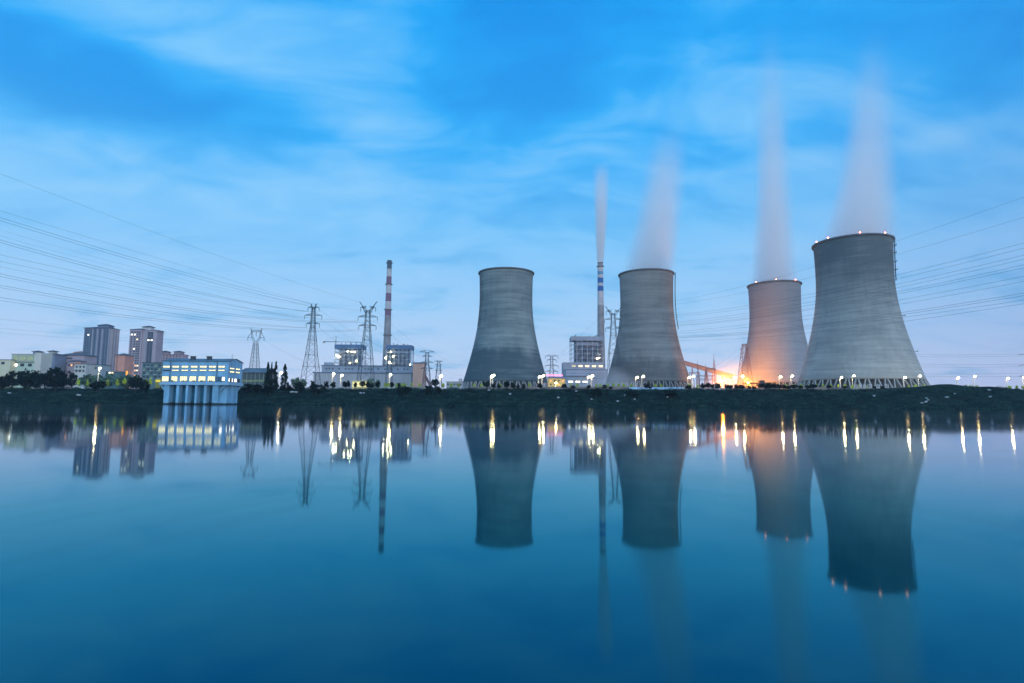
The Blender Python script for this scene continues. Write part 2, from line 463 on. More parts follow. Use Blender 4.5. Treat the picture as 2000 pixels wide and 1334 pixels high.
# round trees along the top of the bank
RT = [(611, 743, 8), (638, 744, 8), (651, 745, 10), (674, 744, 9), (681, 742, 6), (694, 746, 6), (708, 744, 9), (719, 744, 7), (726, 747, 9), (738, 744, 8),
      (766, 745, 7), (779, 747, 6), (849, 740, 12), (951, 744, 12), (964, 747, 8), (975, 749, 6), (990, 744, 11), (1002, 746, 10), (1011, 750, 6),
      (1023, 749, 6), (1055, 748, 9), (1102, 749, 9), (1120, 751, 7), (1150, 751, 7), (1181, 751, 7), (1193, 757, 6), (1265, 748, 12), (1344, 751, 9),
      (1374, 748, 12), (1382, 747, 9), (1391, 750, 9), (1401, 748, 11), (1419, 750, 8), (1427, 751, 9), (1438, 750, 9), (1448, 751, 11), (1463, 754, 7),
      (1473, 755, 7), (1487, 749, 11), (1496, 748, 9), (1503, 747, 13), (1513, 750, 8), (1521, 750, 9), (1532, 751, 9), (1540, 753, 6), (1550, 751, 12),
      (1564, 752, 7), (1578, 752, 9), (1589, 750, 12), (1619, 752, 7), (1650, 755, 7), (1708, 754, 8), (1724, 754, 7)]
SECT = [(755, 'below the red and white chimney and lattice pylons'), (900, 'between the striped chimney and the leftmost cooling tower'),
        (1070, 'in front of the leftmost cooling tower'), (1185, 'in front of the blue banded chimney'), (1350, 'in front of the second cooling tower'),
        (1455, 'beside the orange floodlight'), (1555, 'in front of the third cooling tower'), (3000, 'at the foot of the rightmost cooling tower')]
for (r, i, n, ph) in anchored(RT, SECT):
    px, py, wd = r; Y = 284+rnd.uniform(-2, 5); p = P(px, py, Y); z = GZ(p.x, Y); h = max(2.2, p.z-z)
    wsc = wd*Y/F/.50
    place_tree('round_tree', ROUND[rnd.randrange(5)], (p.x, Y, z), (wsc, wsc, h), f'small round tree {ph}, {ordl(i, n)}',
               'tree', 'small round trees along the top of the bank', rnd.uniform(0, 6.28))

# trees and bushes on the left bank
LT = [(8, 728, 34), (30, 722, 30), (52, 720, 34), (72, 722, 30), (92, 720, 30), (108, 714, 30), (128, 720, 30), (143, 727, 20), (2, 738, 40), (60, 735, 46), (112, 733, 40)]
for i, (px, py, wd) in enumerate(sorted(LT)):
    Y = 292 if wd < 38 else 282; Y += rnd.uniform(-3, 3); p = P(px, py, Y); z = GZ(p.x, Y)-.3; h = p.z-z; wsc = wd*Y/F/1.04
    place_tree('broad_tree', BUSHY[i % 5], (p.x, Y, z), (wsc, wsc, h), f'dark leafy tree in the wooded clump on the far left bank, {ordl(i, len(LT))}',
               'tree', 'dark trees on the left bank', rnd.uniform(0, 6.28))
BT = [(192, 741, 34, 'low dark bush at the foot of the bright street lamp below the apartment towers'),
      (266, 732, 32, 'dark bushy tree below the narrower apartment tower, left of the blue pump house'),
      (283, 741, 26, 'dark bush just left of the blue pump house, right of the dark tree'),
      (480, 748, 34, 'dark bush hugging the right side of the pump house'), (507, 748, 36, 'dark bush on the bank below the long grey shed'),
      (528, 750, 30, 'dark bush at the foot of the left cypresses'), (560, 750, 30, 'dark bush at the foot of the rightmost cypress'),
      (585, 745, 26, 'ragged dark bush left of the first tall pylon'), (620, 749, 34, 'low bush under the first tall pylon'),
      (838, 750, 20, 'low bush left of the tall round tree by the leftmost cooling tower'), (856, 751, 16, 'low bush right of the tall round tree by the leftmost cooling tower'),
      (790, 753, 34, 'low dark bush on the bank below the red and white chimney'), (1165, 757, 30, 'dark bush on the bank below the blue banded chimney'),
      (1310, 761, 36, 'dark bush in front of the white low roof below the second cooling tower'), (1235, 760, 26, 'dark bush at the left end of the white low roof')]
for i, (px, py, wd, lb) in enumerate(BT):
    Y = 278 if px < 600 else 272; p = P(px, py, Y); z = GZ(p.x, Y)-.2; h = max(2.0, p.z-z); wsc = wd*Y/F/1.04
    place_tree('bush', BUSHY[(i*2+1) % 5], (p.x, Y, z), (wsc, wsc, h), lb, 'bush', 'dark bushes on the bank', rnd.uniform(0, 6.28))
for i, (px, py, wd, hs, lb) in enumerate([(524, 706, 15, 1, 'tallest and leftmost dark cypress beside the long shed'), (531, 712, 9, 1, 'thin cypress tucked behind the leftmost cypress'),
                                          (539.5, 707, 14, 1, 'dark cypress left of the lamp shining between cypresses'), (557, 710, 18, 1, 'dark cypress right of the lamp shining between cypresses')]):
    Y = 300 if i != 1 else 304; p = P(px, py, Y); z = GZ(p.x, Y)-.2; h = p.z-z; wsc = wd*Y/F/.36
    place_tree('cypress_tree', CYPR[i % 3], (p.x, Y, z), (wsc, wsc, h), lb, 'tree', 'cypresses beside the shed', rnd.uniform(0, 6.28))
for i, (px, py, wd, lb) in enumerate([(578, 733, 26, 'pale green tree clump right of the cypresses'), (592, 738, 22, 'pale green tree clump at the left foot of the first tall pylon'),
                                      (205, 726, 60, 'teal tree clump behind the bright lamp below the apartment towers'), (255, 727, 60, 'teal tree clump below the narrower apartment tower'),
                                      (172, 728, 40, 'teal tree clump left of the bright lamp below the apartment towers'),
                                      (724, 736, 20, 'pale green tree in front of the turbine hall below the second tall pylon'), (738, 738, 14, 'smaller pale green tree right of the one below the second tall pylon')]):
    Y = 430; p = P(px, py, Y); z = GZ(p.x, Y)-.5; h = p.z-z; wsc = wd*Y/F/1.04
    place_tree('leafy_tree', HILL[i % 3], (p.x, Y, z), (wsc, wsc*.8, h), lb, 'tree', 'pale green trees behind the bank', rnd.uniform(0, 6.28))

# lamp lit shrubs in the plant garden
SH = [154, 172, 211, 230, 244, 287, 294, 752, 758, 774, 785, 791, 804, 820, 866, 881, 896, 926, 940, 977, 1034, 1114, 1128, 1165, 1172, 1187, 1198, 1208, 1218, 1233,
      1280, 1291, 1347, 1363, 1520, 1535, 1552, 1565, 1580, 1594, 1608, 1623, 1637, 1650, 1665, 1678, 1693, 1775, 1787, 1805, 1886, 1895, 1908, 1972, 1985, 1998]
SS = [(320, 'below the apartment towers'), (840, 'below the red and white chimney'), (920, 'left of the leftmost cooling tower'), (1070, 'at the foot of the leftmost cooling tower'),
      (1190, 'in front of the blue banded chimney'), (1380, 'at the foot of the second cooling tower'), (1560, 'left of the rightmost cooling tower'),
      (1830, 'at the legs of the rightmost cooling tower'), (3000, 'under the lamps at the far right')]
for (r, i, n, ph) in anchored([(x,) for x in SH], SS):
    px = r[0]; Y = 374+rnd.uniform(-6, 6); py = (741 if px < 320 else 750+(px-1000)*.004)+rnd.uniform(-1, 1)
    p = P(px, py-2.4, Y); z = GZ(p.x, Y); h = max(2, p.z-z); wsc = rnd.uniform(2.6, 3.6)
    place_tree('garden_shrub', SHRUB[rnd.randrange(4)], (p.x, Y, z), (wsc, wsc, h), f'lit shrub {ph}, {ordl(i, n)}', 'shrub',
               'lamp lit yellow green shrubs', rnd.uniform(0, 6.28))

# ------------------------------------------------------------------ street lamps
LENS = glow('lamp glass', (1, .72, .32), 680)
LENS_O = glow('sodium lamp glass', (1, .32, .02), 9000)
LENS_F = glow('floodlight glass', (1, .80, .40), 230)
lp_pole = MB().tube([(0, 0, -.5), (0, 0, 4), (0, 0, 8)], [.26, .23, .20], 8).mesh('pole', POLE)
lp_arm = MB().tube([(0, 0, 7.9), (.25, -.1, 8.35), (.8, -.3, 8.55)], [.13, .11, .09], 6).mesh('arm', POLE)
lp_head = MB().box((.95, -.35, 8.78), (1.1, .5, .14), 0, .8).mesh('lamp_head', POLE)
lp_lens = MB().blob((.95, -.4, 8.42), (.50, .45, .30)).mesh('lens', LENS, True)
def street_lamp(px, py, Y, label, lens=None, hz=None, group='street lamps along the plant road'):
    p = P(px, py, Y); z = GZ(p.x, Y); k = max(.55, (p.z-z)/8.5)
    t = thing('street_lamp', label, 'street lamp', (p.x-.9, Y, z), 0, group); t.scale = (1, 1, k)
    link('pole', lp_pole, t); link('arm', lp_arm, t); h = link('lamp_head', lp_head, t); link('lens', lens or lp_lens, h)
    return t
LAMPS = [(196, 719, 340, 'bright street lamp below the wider apartment tower, above a low bush'), (549, 728, 390, 'street lamp shining between two dark cypresses'),
         (652, 730, 390, 'left one of two street lamps in front of the turbine hall'), (668, 733, 380, 'right one of two street lamps in front of the turbine hall'),
         (763, 732, 385, 'street lamp below the red and white chimney'), (862, 734, 385, 'street lamp alone left of the leftmost cooling tower'),
         (960.5, 735, 380, 'left one of the close lamp pair before the leftmost cooling tower'), (964.5, 733, 392, 'right one of the close lamp pair before the leftmost cooling tower'),
         (1054, 736, 380, 'left lamp of the pair at the right foot of the leftmost cooling tower'), (1061, 734, 392, 'right lamp of the pair at the right foot of the leftmost cooling tower'),
         (1150, 736, 380, 'left lamp of the pair in front of the plant below the blue banded chimney'), (1157, 734, 392, 'right lamp of the pair in front of the plant below the blue banded chimney'),
         (1244, 737, 380, 'left lamp of the pair before the second cooling tower'), (1256, 735, 392, 'right lamp of the pair before the second cooling tower'),
         (1346, 737, 380, 'left lamp of the pair at the right foot of the second cooling tower'), (1354, 735, 392, 'right lamp of the pair at the right foot of the second cooling tower'),
         (1434, 737, 385, 'street lamp between the orange floodlight and the reddish pylon'), (1450, 735, 392, 'street lamp in front of the reddish pylon'),
         (1524, 736, 380, 'left lamp of the pair before the third cooling tower'), (1547, 734, 392, 'right lamp of the pair before the third cooling tower'),
         (1643, 737, 372, 'left lamp of the left pair before the rightmost cooling tower'), (1667, 734, 378, 'right lamp of the left pair before the rightmost cooling tower'),
         (1767, 737, 372, 'left lamp of the right pair before the rightmost cooling tower'), (1796, 734, 380, 'right lamp of the right pair before the rightmost cooling tower'),
         (1871, 738, 380, 'first street lamp right of the rightmost cooling tower, behind a mound'), (1903, 735, 385, 'second street lamp right of the rightmost cooling tower'),
         (1968, 739, 385, 'third street lamp right of the rightmost cooling tower'), (1999, 737, 380, 'street lamp cut by the right edge of the photo')]
for a in LAMPS: street_lamp(*a)
lens_o = MB().blob((1.05, -.4, 8.42), (.85, .75, .6)).mesh('lens', LENS_O, True)
street_lamp(1409, 744, 600, 'low orange sodium floodlight glaring beside the conveyor', lens_o, group='sodium floodlights')
lens_o2 = MB().blob((1.05, -.4, 8.42), (.95, .8, .6)).mesh('lens', LENS_O, True)
street_lamp(1460, 748, 614, 'orange sodium floodlight under the canopy at the foot of the third cooling tower', lens_o2, group='sodium floodlights')

# ------------------------------------------------------------------ cooling towers
A0, HT, CB, CT, H0 = 27.4, 90.0, 67.0, 118.0, 7.0
def prof_r(h): c = CB if h < HT else CT; return A0*math.sqrt(1+((h-HT)/c)**2)
def cooling_tower(px, pyc, pytop, Y, label, cmat, beacons=(), ladder=None, platforms=False, sc_=1.0):
    cx = P(px, pyc, Y).x; z0 = GZ(cx, Y)
    top = P(px, pytop, Y-28*sc_*.97).z
    H = (top-z0)/sc_
    t = thing('cooling_tower', label, 'cooling tower', (cx, Y, z0), 0, 'concrete cooling towers'); t.scale = (sc_,)*3
    k = H/118.0                                   # same profile, stretched a touch to the height seen
    hs = [H0+(118-H0-1.2)*i/60 for i in range(61)]
    out = [(prof_r(h), h*k) for h in hs]; inn = [(prof_r(h)-.9, h*k) for h in reversed(hs)]
    MB().lathe(out+inn, 128, closed=True).build('shell', cmat, t, True)
    rt_ = prof_r(117)
    MB().lathe([(rt_-.2, 116.6*k), (rt_+1.25, 116.9*k), (rt_+1.25, 118*k), (rt_-.95, 118*k), (rt_-.95, 116.6*k)], 128, closed=True).build('rim', mat('rim concrete', (.16, .17, .18), .9, .3, .3), t)
    # foot: basin wall, dark packing, and pairs of raking columns
    rb = prof_r(0)+1
    MB().lathe([(rb+2.2, -3), (rb+2.2, .7), (rb+1.6, .7), (rb+1.6, -3)], 96, closed=True).build('basin', CONC, t)
    MB().lathe([(.1, -1), (prof_r(H0)-3.5, -1), (prof_r(H0)-5.5, H0*k+3), (.1, H0*k+3)], 64).build('packing', mat('packing', (.10, .11, .12), .9, .5, .35, 0, (1, 1, .3)), t)
    cm_ = MB(); n = 44; a0 = 2*math.pi/n
    def leg(da_top, da_bot):
        m = MB(); rt2 = prof_r(H0)-.45
        m.bar((rt2*math.cos(da_top), rt2*math.sin(da_top), H0*k+.15), (rb*math.cos(da_bot), rb*math.sin(da_bot), -.5), .8); return m.mesh('column', CONC)
    l1, l2 = leg(a0*.12, a0*.40), leg(-a0*.12, -a0*.40)
    for i in range(n):
        for lm in (l1, l2):
            o = link('column', lm, t); o.rotation_euler = (0, 0, a0*i)
    for bx, by in beacons:
        # beacon on the near half of the rim, at the azimuth seen in the photo
        rr = rt_+.6; best = None
        for q in range(0, 361):
            an = math.pi+math.pi*q/360
            wx, wy = cx+rr*sc_*math.cos(an), Y+rr*sc_*math.sin(an)
            e = abs(wx/wy-(P(bx, by, 1000).x/1000))
            if best is None or e < best[0]: best = (e, an)
        an = best[1]
        bo = MB().tube([(rr*math.cos(an), rr*math.sin(an), 117.7*k), (rr*math.cos(an), rr*math.sin(an), 118*k+.55)], .16, 6).build('beacon', DARK, t)
        MB().blob((rr*math.cos(an), rr*math.sin(an), 118*k+.9), (.40, .40, .36)).build('beacon_lens', glow('beacon glass', (1, .11, .04), 70), bo, True)
    if ladder:
        az, h1, h2, off, step = ladder
        m = MB(); ct, st_ = math.cos(az), math.sin(az); tv = Vector((-st_, ct, 0))
        pts = [(h1+(h2-h1)*i/40) for i in range(41)]
        for sd in (-1, 1):
            m.tube([tuple(Vector((ct, st_, 0))*(prof_r(h)+off)+tv*.9*sd+Vector((0, 0, h*k))) for h in pts], .26, 5)
        h = h1
        while h < h2:
            c = Vector((ct, st_, 0))*(prof_r(h)+off)+Vector((0, 0, h*k))
            m.bar(tuple(c-tv*.9), tuple(c+tv*.9), .24)
            m.bar(tuple(c), tuple(Vector((ct, st_, 0))*(prof_r(h)-.2)+Vector((0, 0, h*k))), .2); h += step
        m.build('ladder', DARK, t)
    if platforms:
        az = platforms
        ct, st_ = math.cos(az), math.sin(az)
        for h in (113, 107, 100, 93.5, 57, 29):
            r = prof_r(h)
            m = MB(); c = Vector((ct, st_, 0))*(r+1.0)+Vector((0, 0, h*k)); m.box(tuple(c), (2.6, 2.2, .25), az)
            for sd in (-1, 1):
                q = Vector((-st_, ct, 0))*sd*1.0
                m.bar(tuple(c+q+Vector((ct, st_, 0))*1.2), tuple(c+q+Vector((ct*1.2, st_*1.2, 1.3))), .12)
            m.build('platform', DARK, t)
    return t, H*sc_
C1 = concrete('weathered tower concrete', (.50, .57, .55), (.09, .15, .18), 1, 1.7, 40, .85, 0, 1.25)
C2 = concrete('grey tower concrete', (.55, .53, .49), (.20, .20, .20), 2, 1.7, 30, .75, 0, 1.2)
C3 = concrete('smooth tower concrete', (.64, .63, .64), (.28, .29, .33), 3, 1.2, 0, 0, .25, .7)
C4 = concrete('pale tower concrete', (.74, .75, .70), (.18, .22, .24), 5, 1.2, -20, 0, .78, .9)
T1, H1 = cooling_tower(988, 640, 522, 600, 'leftmost cooling tower, blue grey and stained dark at its foot, without steam', C1, (), (R(207), 62, 117, 2.0, 2.4))
T2, H2 = cooling_tower(1263.5, 640, 524.5, 612, 'second cooling tower from left, grey with rough ring marks, ladder on its right edge', C2, (), (R(-24), 60, 117.5, 2.4, 2.4))
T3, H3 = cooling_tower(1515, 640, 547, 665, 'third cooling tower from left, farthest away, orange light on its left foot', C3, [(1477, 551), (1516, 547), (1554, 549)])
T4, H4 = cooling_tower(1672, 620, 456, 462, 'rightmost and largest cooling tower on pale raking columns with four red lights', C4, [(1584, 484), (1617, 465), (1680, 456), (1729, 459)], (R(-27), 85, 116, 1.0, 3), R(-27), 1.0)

# ------------------------------------------------------------------ steam
def plume(name, label, base, H, r0, r1, drift, dens, q=1.0, seed=0, fade=1.0, rz_pow=.8):
    """steam column; local z from 0 to H, axis drifting sideways, radius shrinking or growing with height"""
    def ax(t): return Vector((drift[0]*t**q, drift[1]*t**q, 0))
    def rad(t): return r0+(r1-r0)*t**rz_pow
    m = MB(); rings = []
    for i in range(25):
        t = i/24; c = ax(t)
        rings.append([(c.x+rad(t)*1.02*math.cos(2*math.pi*k/32), c.y+rad(t)*1.02*math.sin(2*math.pi*k/32), t*H) for k in range(32)])
    for rr in rings: m.v += rr
    for i in range(24):
        for k in range(32): m.f.append((i*32+k, i*32+(k+1) % 32, (i+1)*32+(k+1) % 32, (i+1)*32+k))
    m.f.append(tuple(range(31, -1, -1))); m.f.append(tuple(range(24*32, 25*32)))
    mm, n = new_mat(name+' vapour')
    o = n.n('ShaderNodeTexCoord').outputs['Object']
    s = n.n('ShaderNodeSeparateXYZ', i0=o)
    t = n.m('DIVIDE', s.outputs[2], H, clamp=True)
    tq = n.m('POWER', t, q)
    xx = n.m('SUBTRACT', s.outputs[0], n.m('MULTIPLY', tq, drift[0])); yy = n.m('SUBTRACT', s.outputs[1], n.m('MULTIPLY', tq, drift[1]))
    rr = n.m('ADD', n.m('MULTIPLY', n.m('POWER', t, rz_pow), r1-r0), r0)
    rad_n = n.m('DIVIDE', n.vm('LENGTH', n.xyz(xx, yy, 0)), rr)
    nz = n.noise(n.vm('MULTIPLY', n.vm('ADD', o, (seed*31., 0, 0)), (1, 1, .12)), 1.6/max(r0, 6), 3, .55)
    fall = n.mr(n.m('ADD', rad_n, n.m('MULTIPLY', n.m('SUBTRACT', nz, .5), .35)), .08, 1.0, 1, 0)
    vert = n.m('MULTIPLY', n.m('POWER', n.m('SUBTRACT', 1, t), fade), n.mr(nz, .2, .75, .6, 1.25))
    d = n.m('MULTIPLY', n.m('MULTIPLY', fall, vert), dens)
    d = n.m('MULTIPLY', d, n.m('DIVIDE', r0, rr))
    v = n.n('ShaderNodeVolumePrincipled', Color=(1, .98, .98), Density=d, Anisotropy=.1)
    n.n('ShaderNodeOutputMaterial', Volume=v)
    ob = m.build(name, mm); ob.location = base
    return tag(ob, label, 'steam', 'steam plumes')
def tower_plume(T, Hh, Y, px_top, py_top, r0, r1, dens, label, q, seed, fade, rp=.7, offx=0.):
    b = Vector((T.location.x+offx, Y, T.location.z+Hh-3))
    tp = P(px_top, py_top, Y)
    plume('steam_plume', label, b, tp.z-b.z, r0, r1, (tp.x-b.x, 0), dens, q, seed, fade, rp)
tower_plume(T2, H2, 612, 1310, 235, 33, 26, .125, 'white steam plume rising from the second cooling tower', .75, 1, 1.5, .5)
tower_plume(T3, H3, 665, 1502, 20, 34, 20, .125, 'tall narrow steam plume above the third cooling tower', .8, 2, 2.1, .30)
tower_plume(T4, H4, 462, 1706, 40, 38, 16, .12, 'broad steam plume above the rightmost cooling tower', .55, 3, 2.1, .36)
# low mist drifting across the foot of the second tower
pb = P(1212, 760, 545); pt = P(1216, 722, 545)
plume('drifting_steam', 'low lit steam drifting across the left foot of the second cooling tower', (pb.x, 545, pb.z-2), pt.z-pb.z+6, 34, 15, (-10, 0), .026, 1, 4, .9, 1.0)

pb = P(1424, 757, 612); pt = P(1434, 706, 612)
plume('drifting_steam', 'orange lit haze of steam round the sodium floodlight before the third cooling tower', (pb.x, 612, pb.z-2), pt.z-pb.z+6, 44, 22, (6, 0), .009, 1, 8, .8, 1.0)
# ------------------------------------------------------------------ chimneys
def chimney(px, Y, py_top, rt, rb, bands, label, rings, top_dark=True):
    cx = P(px, 640, Y).x; z0 = GZ(cx, Y); zt = P(px, py_top, Y).z; H = zt-z0
    t = thing('chimney', label, 'chimney', (cx, Y, z0))
    def rr(h): return rb+(rt-rb)*(h/H)**.85
    for (ya, yb, m, nm) in bands:                     # bands from top down, in photo rows
        ha = P(px, ya, Y).z-z0; hb = max(0, P(px, yb, Y).z-z0) if yb else -1
        MB().lathe([(rr(max(hb, 0)), hb), (rr(ha), ha)], 32).build(nm, m, t, True)
    MB().lathe([(rt*.55, H-3), (rt*.55, H+.05), (rt*1.06, H+.05), (rt*1.06, H-1.2), (rt*.98, H-1.3)], 32).build('cap', DARK, t)
    for y in rings:
        h = P(px, y, Y).z-z0
        p = MB().lathe([(rr(h)-.1, h-.4), (rr(h)+1.6, h-.2), (rr(h)+1.6, h), (rr(h)-.1, h)], 32, closed=True).build('walkway', DARK, t)
        g = MB()
        for k in range(24):
            a = 2*math.pi*k/24; r = rr(h)+1.5
            g.bar((r*math.cos(a), r*math.sin(a), h), (r*math.cos(a), r*math.sin(a), h+1.3), .12)
        g.lathe([(rr(h)+1.45, h+1.2), (rr(h)+1.55, h+1.2), (rr(h)+1.55, h+1.35), (rr(h)+1.45, h+1.35)], 32, closed=True)
        g.build('railing', DARK, p)
    return t, H
MW = mat('chimney white', (.66, .62, .62), .8, .25, .15); MR = mat('chimney dull red', (.26, .13, .20), .8, .25, .15)
MGc = mat('chimney concrete', (.40, .37, .37), .9, .3, .12); MDk = mat('chimney soot', (.10, .13, .17), .9, .3, .2)
MBl = mat('chimney blue', (.02, .14, .42), .7, .2, .15); MLb = mat('chimney pale blue', (.14, .36, .55), .7, .2, .15)
chimney(757, 900, 509, 3.5, 7.0, [(509, 525.5, MDk, 'soot_band'), (525.5, 540.6, MW, 'white_band'), (540.6, 556, MR, 'red_band'), (556, 573, MW, 'white_band'),
        (573, 589, MR, 'red_band'), (589, 605, MW, 'white_band'), (605, 617, MR, 'red_band'), (617, None, MGc, 'shaft')],
        'tall chimney with dull red and white bands behind the left plant', (514, 556, 605, 655))
CH2, HC2 = chimney(1173.5, 850, 513, 4.0, 6.2, [(513, 521, MGc, 'grey_band'), (521, 530.5, MW, 'white_band'), (530.5, 536.5, MLb, 'pale_blue_band'), (536.5, 543, MW, 'white_band'),
        (543, 553, MBl, 'blue_band'), (553, 559, MW, 'white_band'), (559, 569, MBl, 'blue_band'), (569, 596, MW, 'white_band'), (596, None, MGc, 'shaft')],
        'white chimney with blue bands, smoking, left of the second cooling tower', (521,))
zb = CH2.location.z+HC2-1; tp = P(1175, 318, 850)
plume('steam_plume', 'thin white smoke trail above the blue banded chimney', (CH2.location.x, 850, zb), tp.z-zb, 5.6, 17, (tp.x-CH2.location.x, 0), 1.2, 1, 6, 1.1, .8)

# ------------------------------------------------------------------ buildings
def glass_mat(): return mat('dark window glass', (.014, .022, .034), .55, .3, .3)
GLASS = glass_mat()
LITW = room_glow('warm lit window', (1, .80, .40), 2.6); LITO = room_glow('orange lit window', (1, .42, .12), 2.4)
LITP = room_glow('hall window light', (1, .92, .50), 2.1, 1.4)
LITK = glow('white lit window', (1, .95, .78), 3.5)
FRAME = mat('window frame paint', (.14, .17, .21), .6, .1)
WIN = {}
def window_mesh(wd, ht, m):
    k = (round(wd, 2), round(ht, 2), m.name)
    if k not in WIN:
        f = MB(); t = .12
        for s in (-1, 1):
            f.box((s*(wd/2-t/2), 0, 0), (t, .22, ht)); f.box((0, 0, s*(ht/2-t/2)), (wd-2*t, .22, t))
        f.box((0, 0, 0), (.09, .18, ht-2*t))
        WIN[k] = (f.mesh('window', FRAME), MB().box((0, 0, 0), (wd-.2, .08, ht-.2)).mesh('pane', m))
    return WIN[k]
def add_window(parent, x, y, z, wd, ht, m, rz=0., pane=True):
    f, p = window_mesh(wd, ht, m)
    o = link('window', f, parent); o.location = (x, y, z); o.rotation_euler = (0, 0, rz)
    if pane: link('pane', p, o)
    return o
def block(parent, x0, x1, y0, y1, z0, z1, m, name='wall'):
    return MB().box(((x0+x1)/2, (y0+y1)/2, (z0+z1)/2), (x1-x0, y1-y0, z1-z0)).build(name, m, parent)
def hip(parent, x0, x1, y0, y1, z, h, over, m, name='roof'):
    x0, x1, y0, y1 = x0-over, x1+over, y0-over, y1+over; d = min(x1-x0, y1-y0)/2*.999
    v = [(x0, y0, z), (x1, y0, z), (x1, y1, z), (x0, y1, z)]; b = MB(); b.v = v+[(a, c, z+.35) for a, c, _ in v]
    if x1-x0 > y1-y0: b.v += [(x0+d, (y0+y1)/2, z+h), (x1-d, (y0+y1)/2, z+h)]; q = [(4, 5, 9, 8), (5, 6, 9), (6, 7, 8, 9), (7, 4, 8)]
    else: b.v += [((x0+x1)/2, y0+d, z+h), ((x0+x1)/2, y1-d, z+h)]; q = [(4, 5, 8), (5, 6, 9, 8), (6, 7, 9), (7, 4, 8, 9)]
    b.f = [(0, 3, 2, 1), (0, 1, 5, 4), (1, 2, 6, 5), (2, 3, 7, 6), (3, 0, 4, 7)]+q
    return b.build(name, m, parent)
def house(name, px0, px1, py_top, Y, depth, label, cat, wm, group=None, py_base=None):
    """Empty at the front left foot; local x to the right along the front, y away. returns (thing, width, height)"""
    a, c = P(px0, 745, Y), P(px1, 745, Y); z0 = min(GZ(a.x, Y), GZ(c.x, Y))-.5; zt = P((px0+px1)/2, py_top, Y).z
    t = thing(name, label, cat, (a.x, Y, z0), 0, group)
    W, H = c.x-a.x, zt-z0
    block(t, 0, W, 0, depth, 0, H, wm)
    return t, W, H
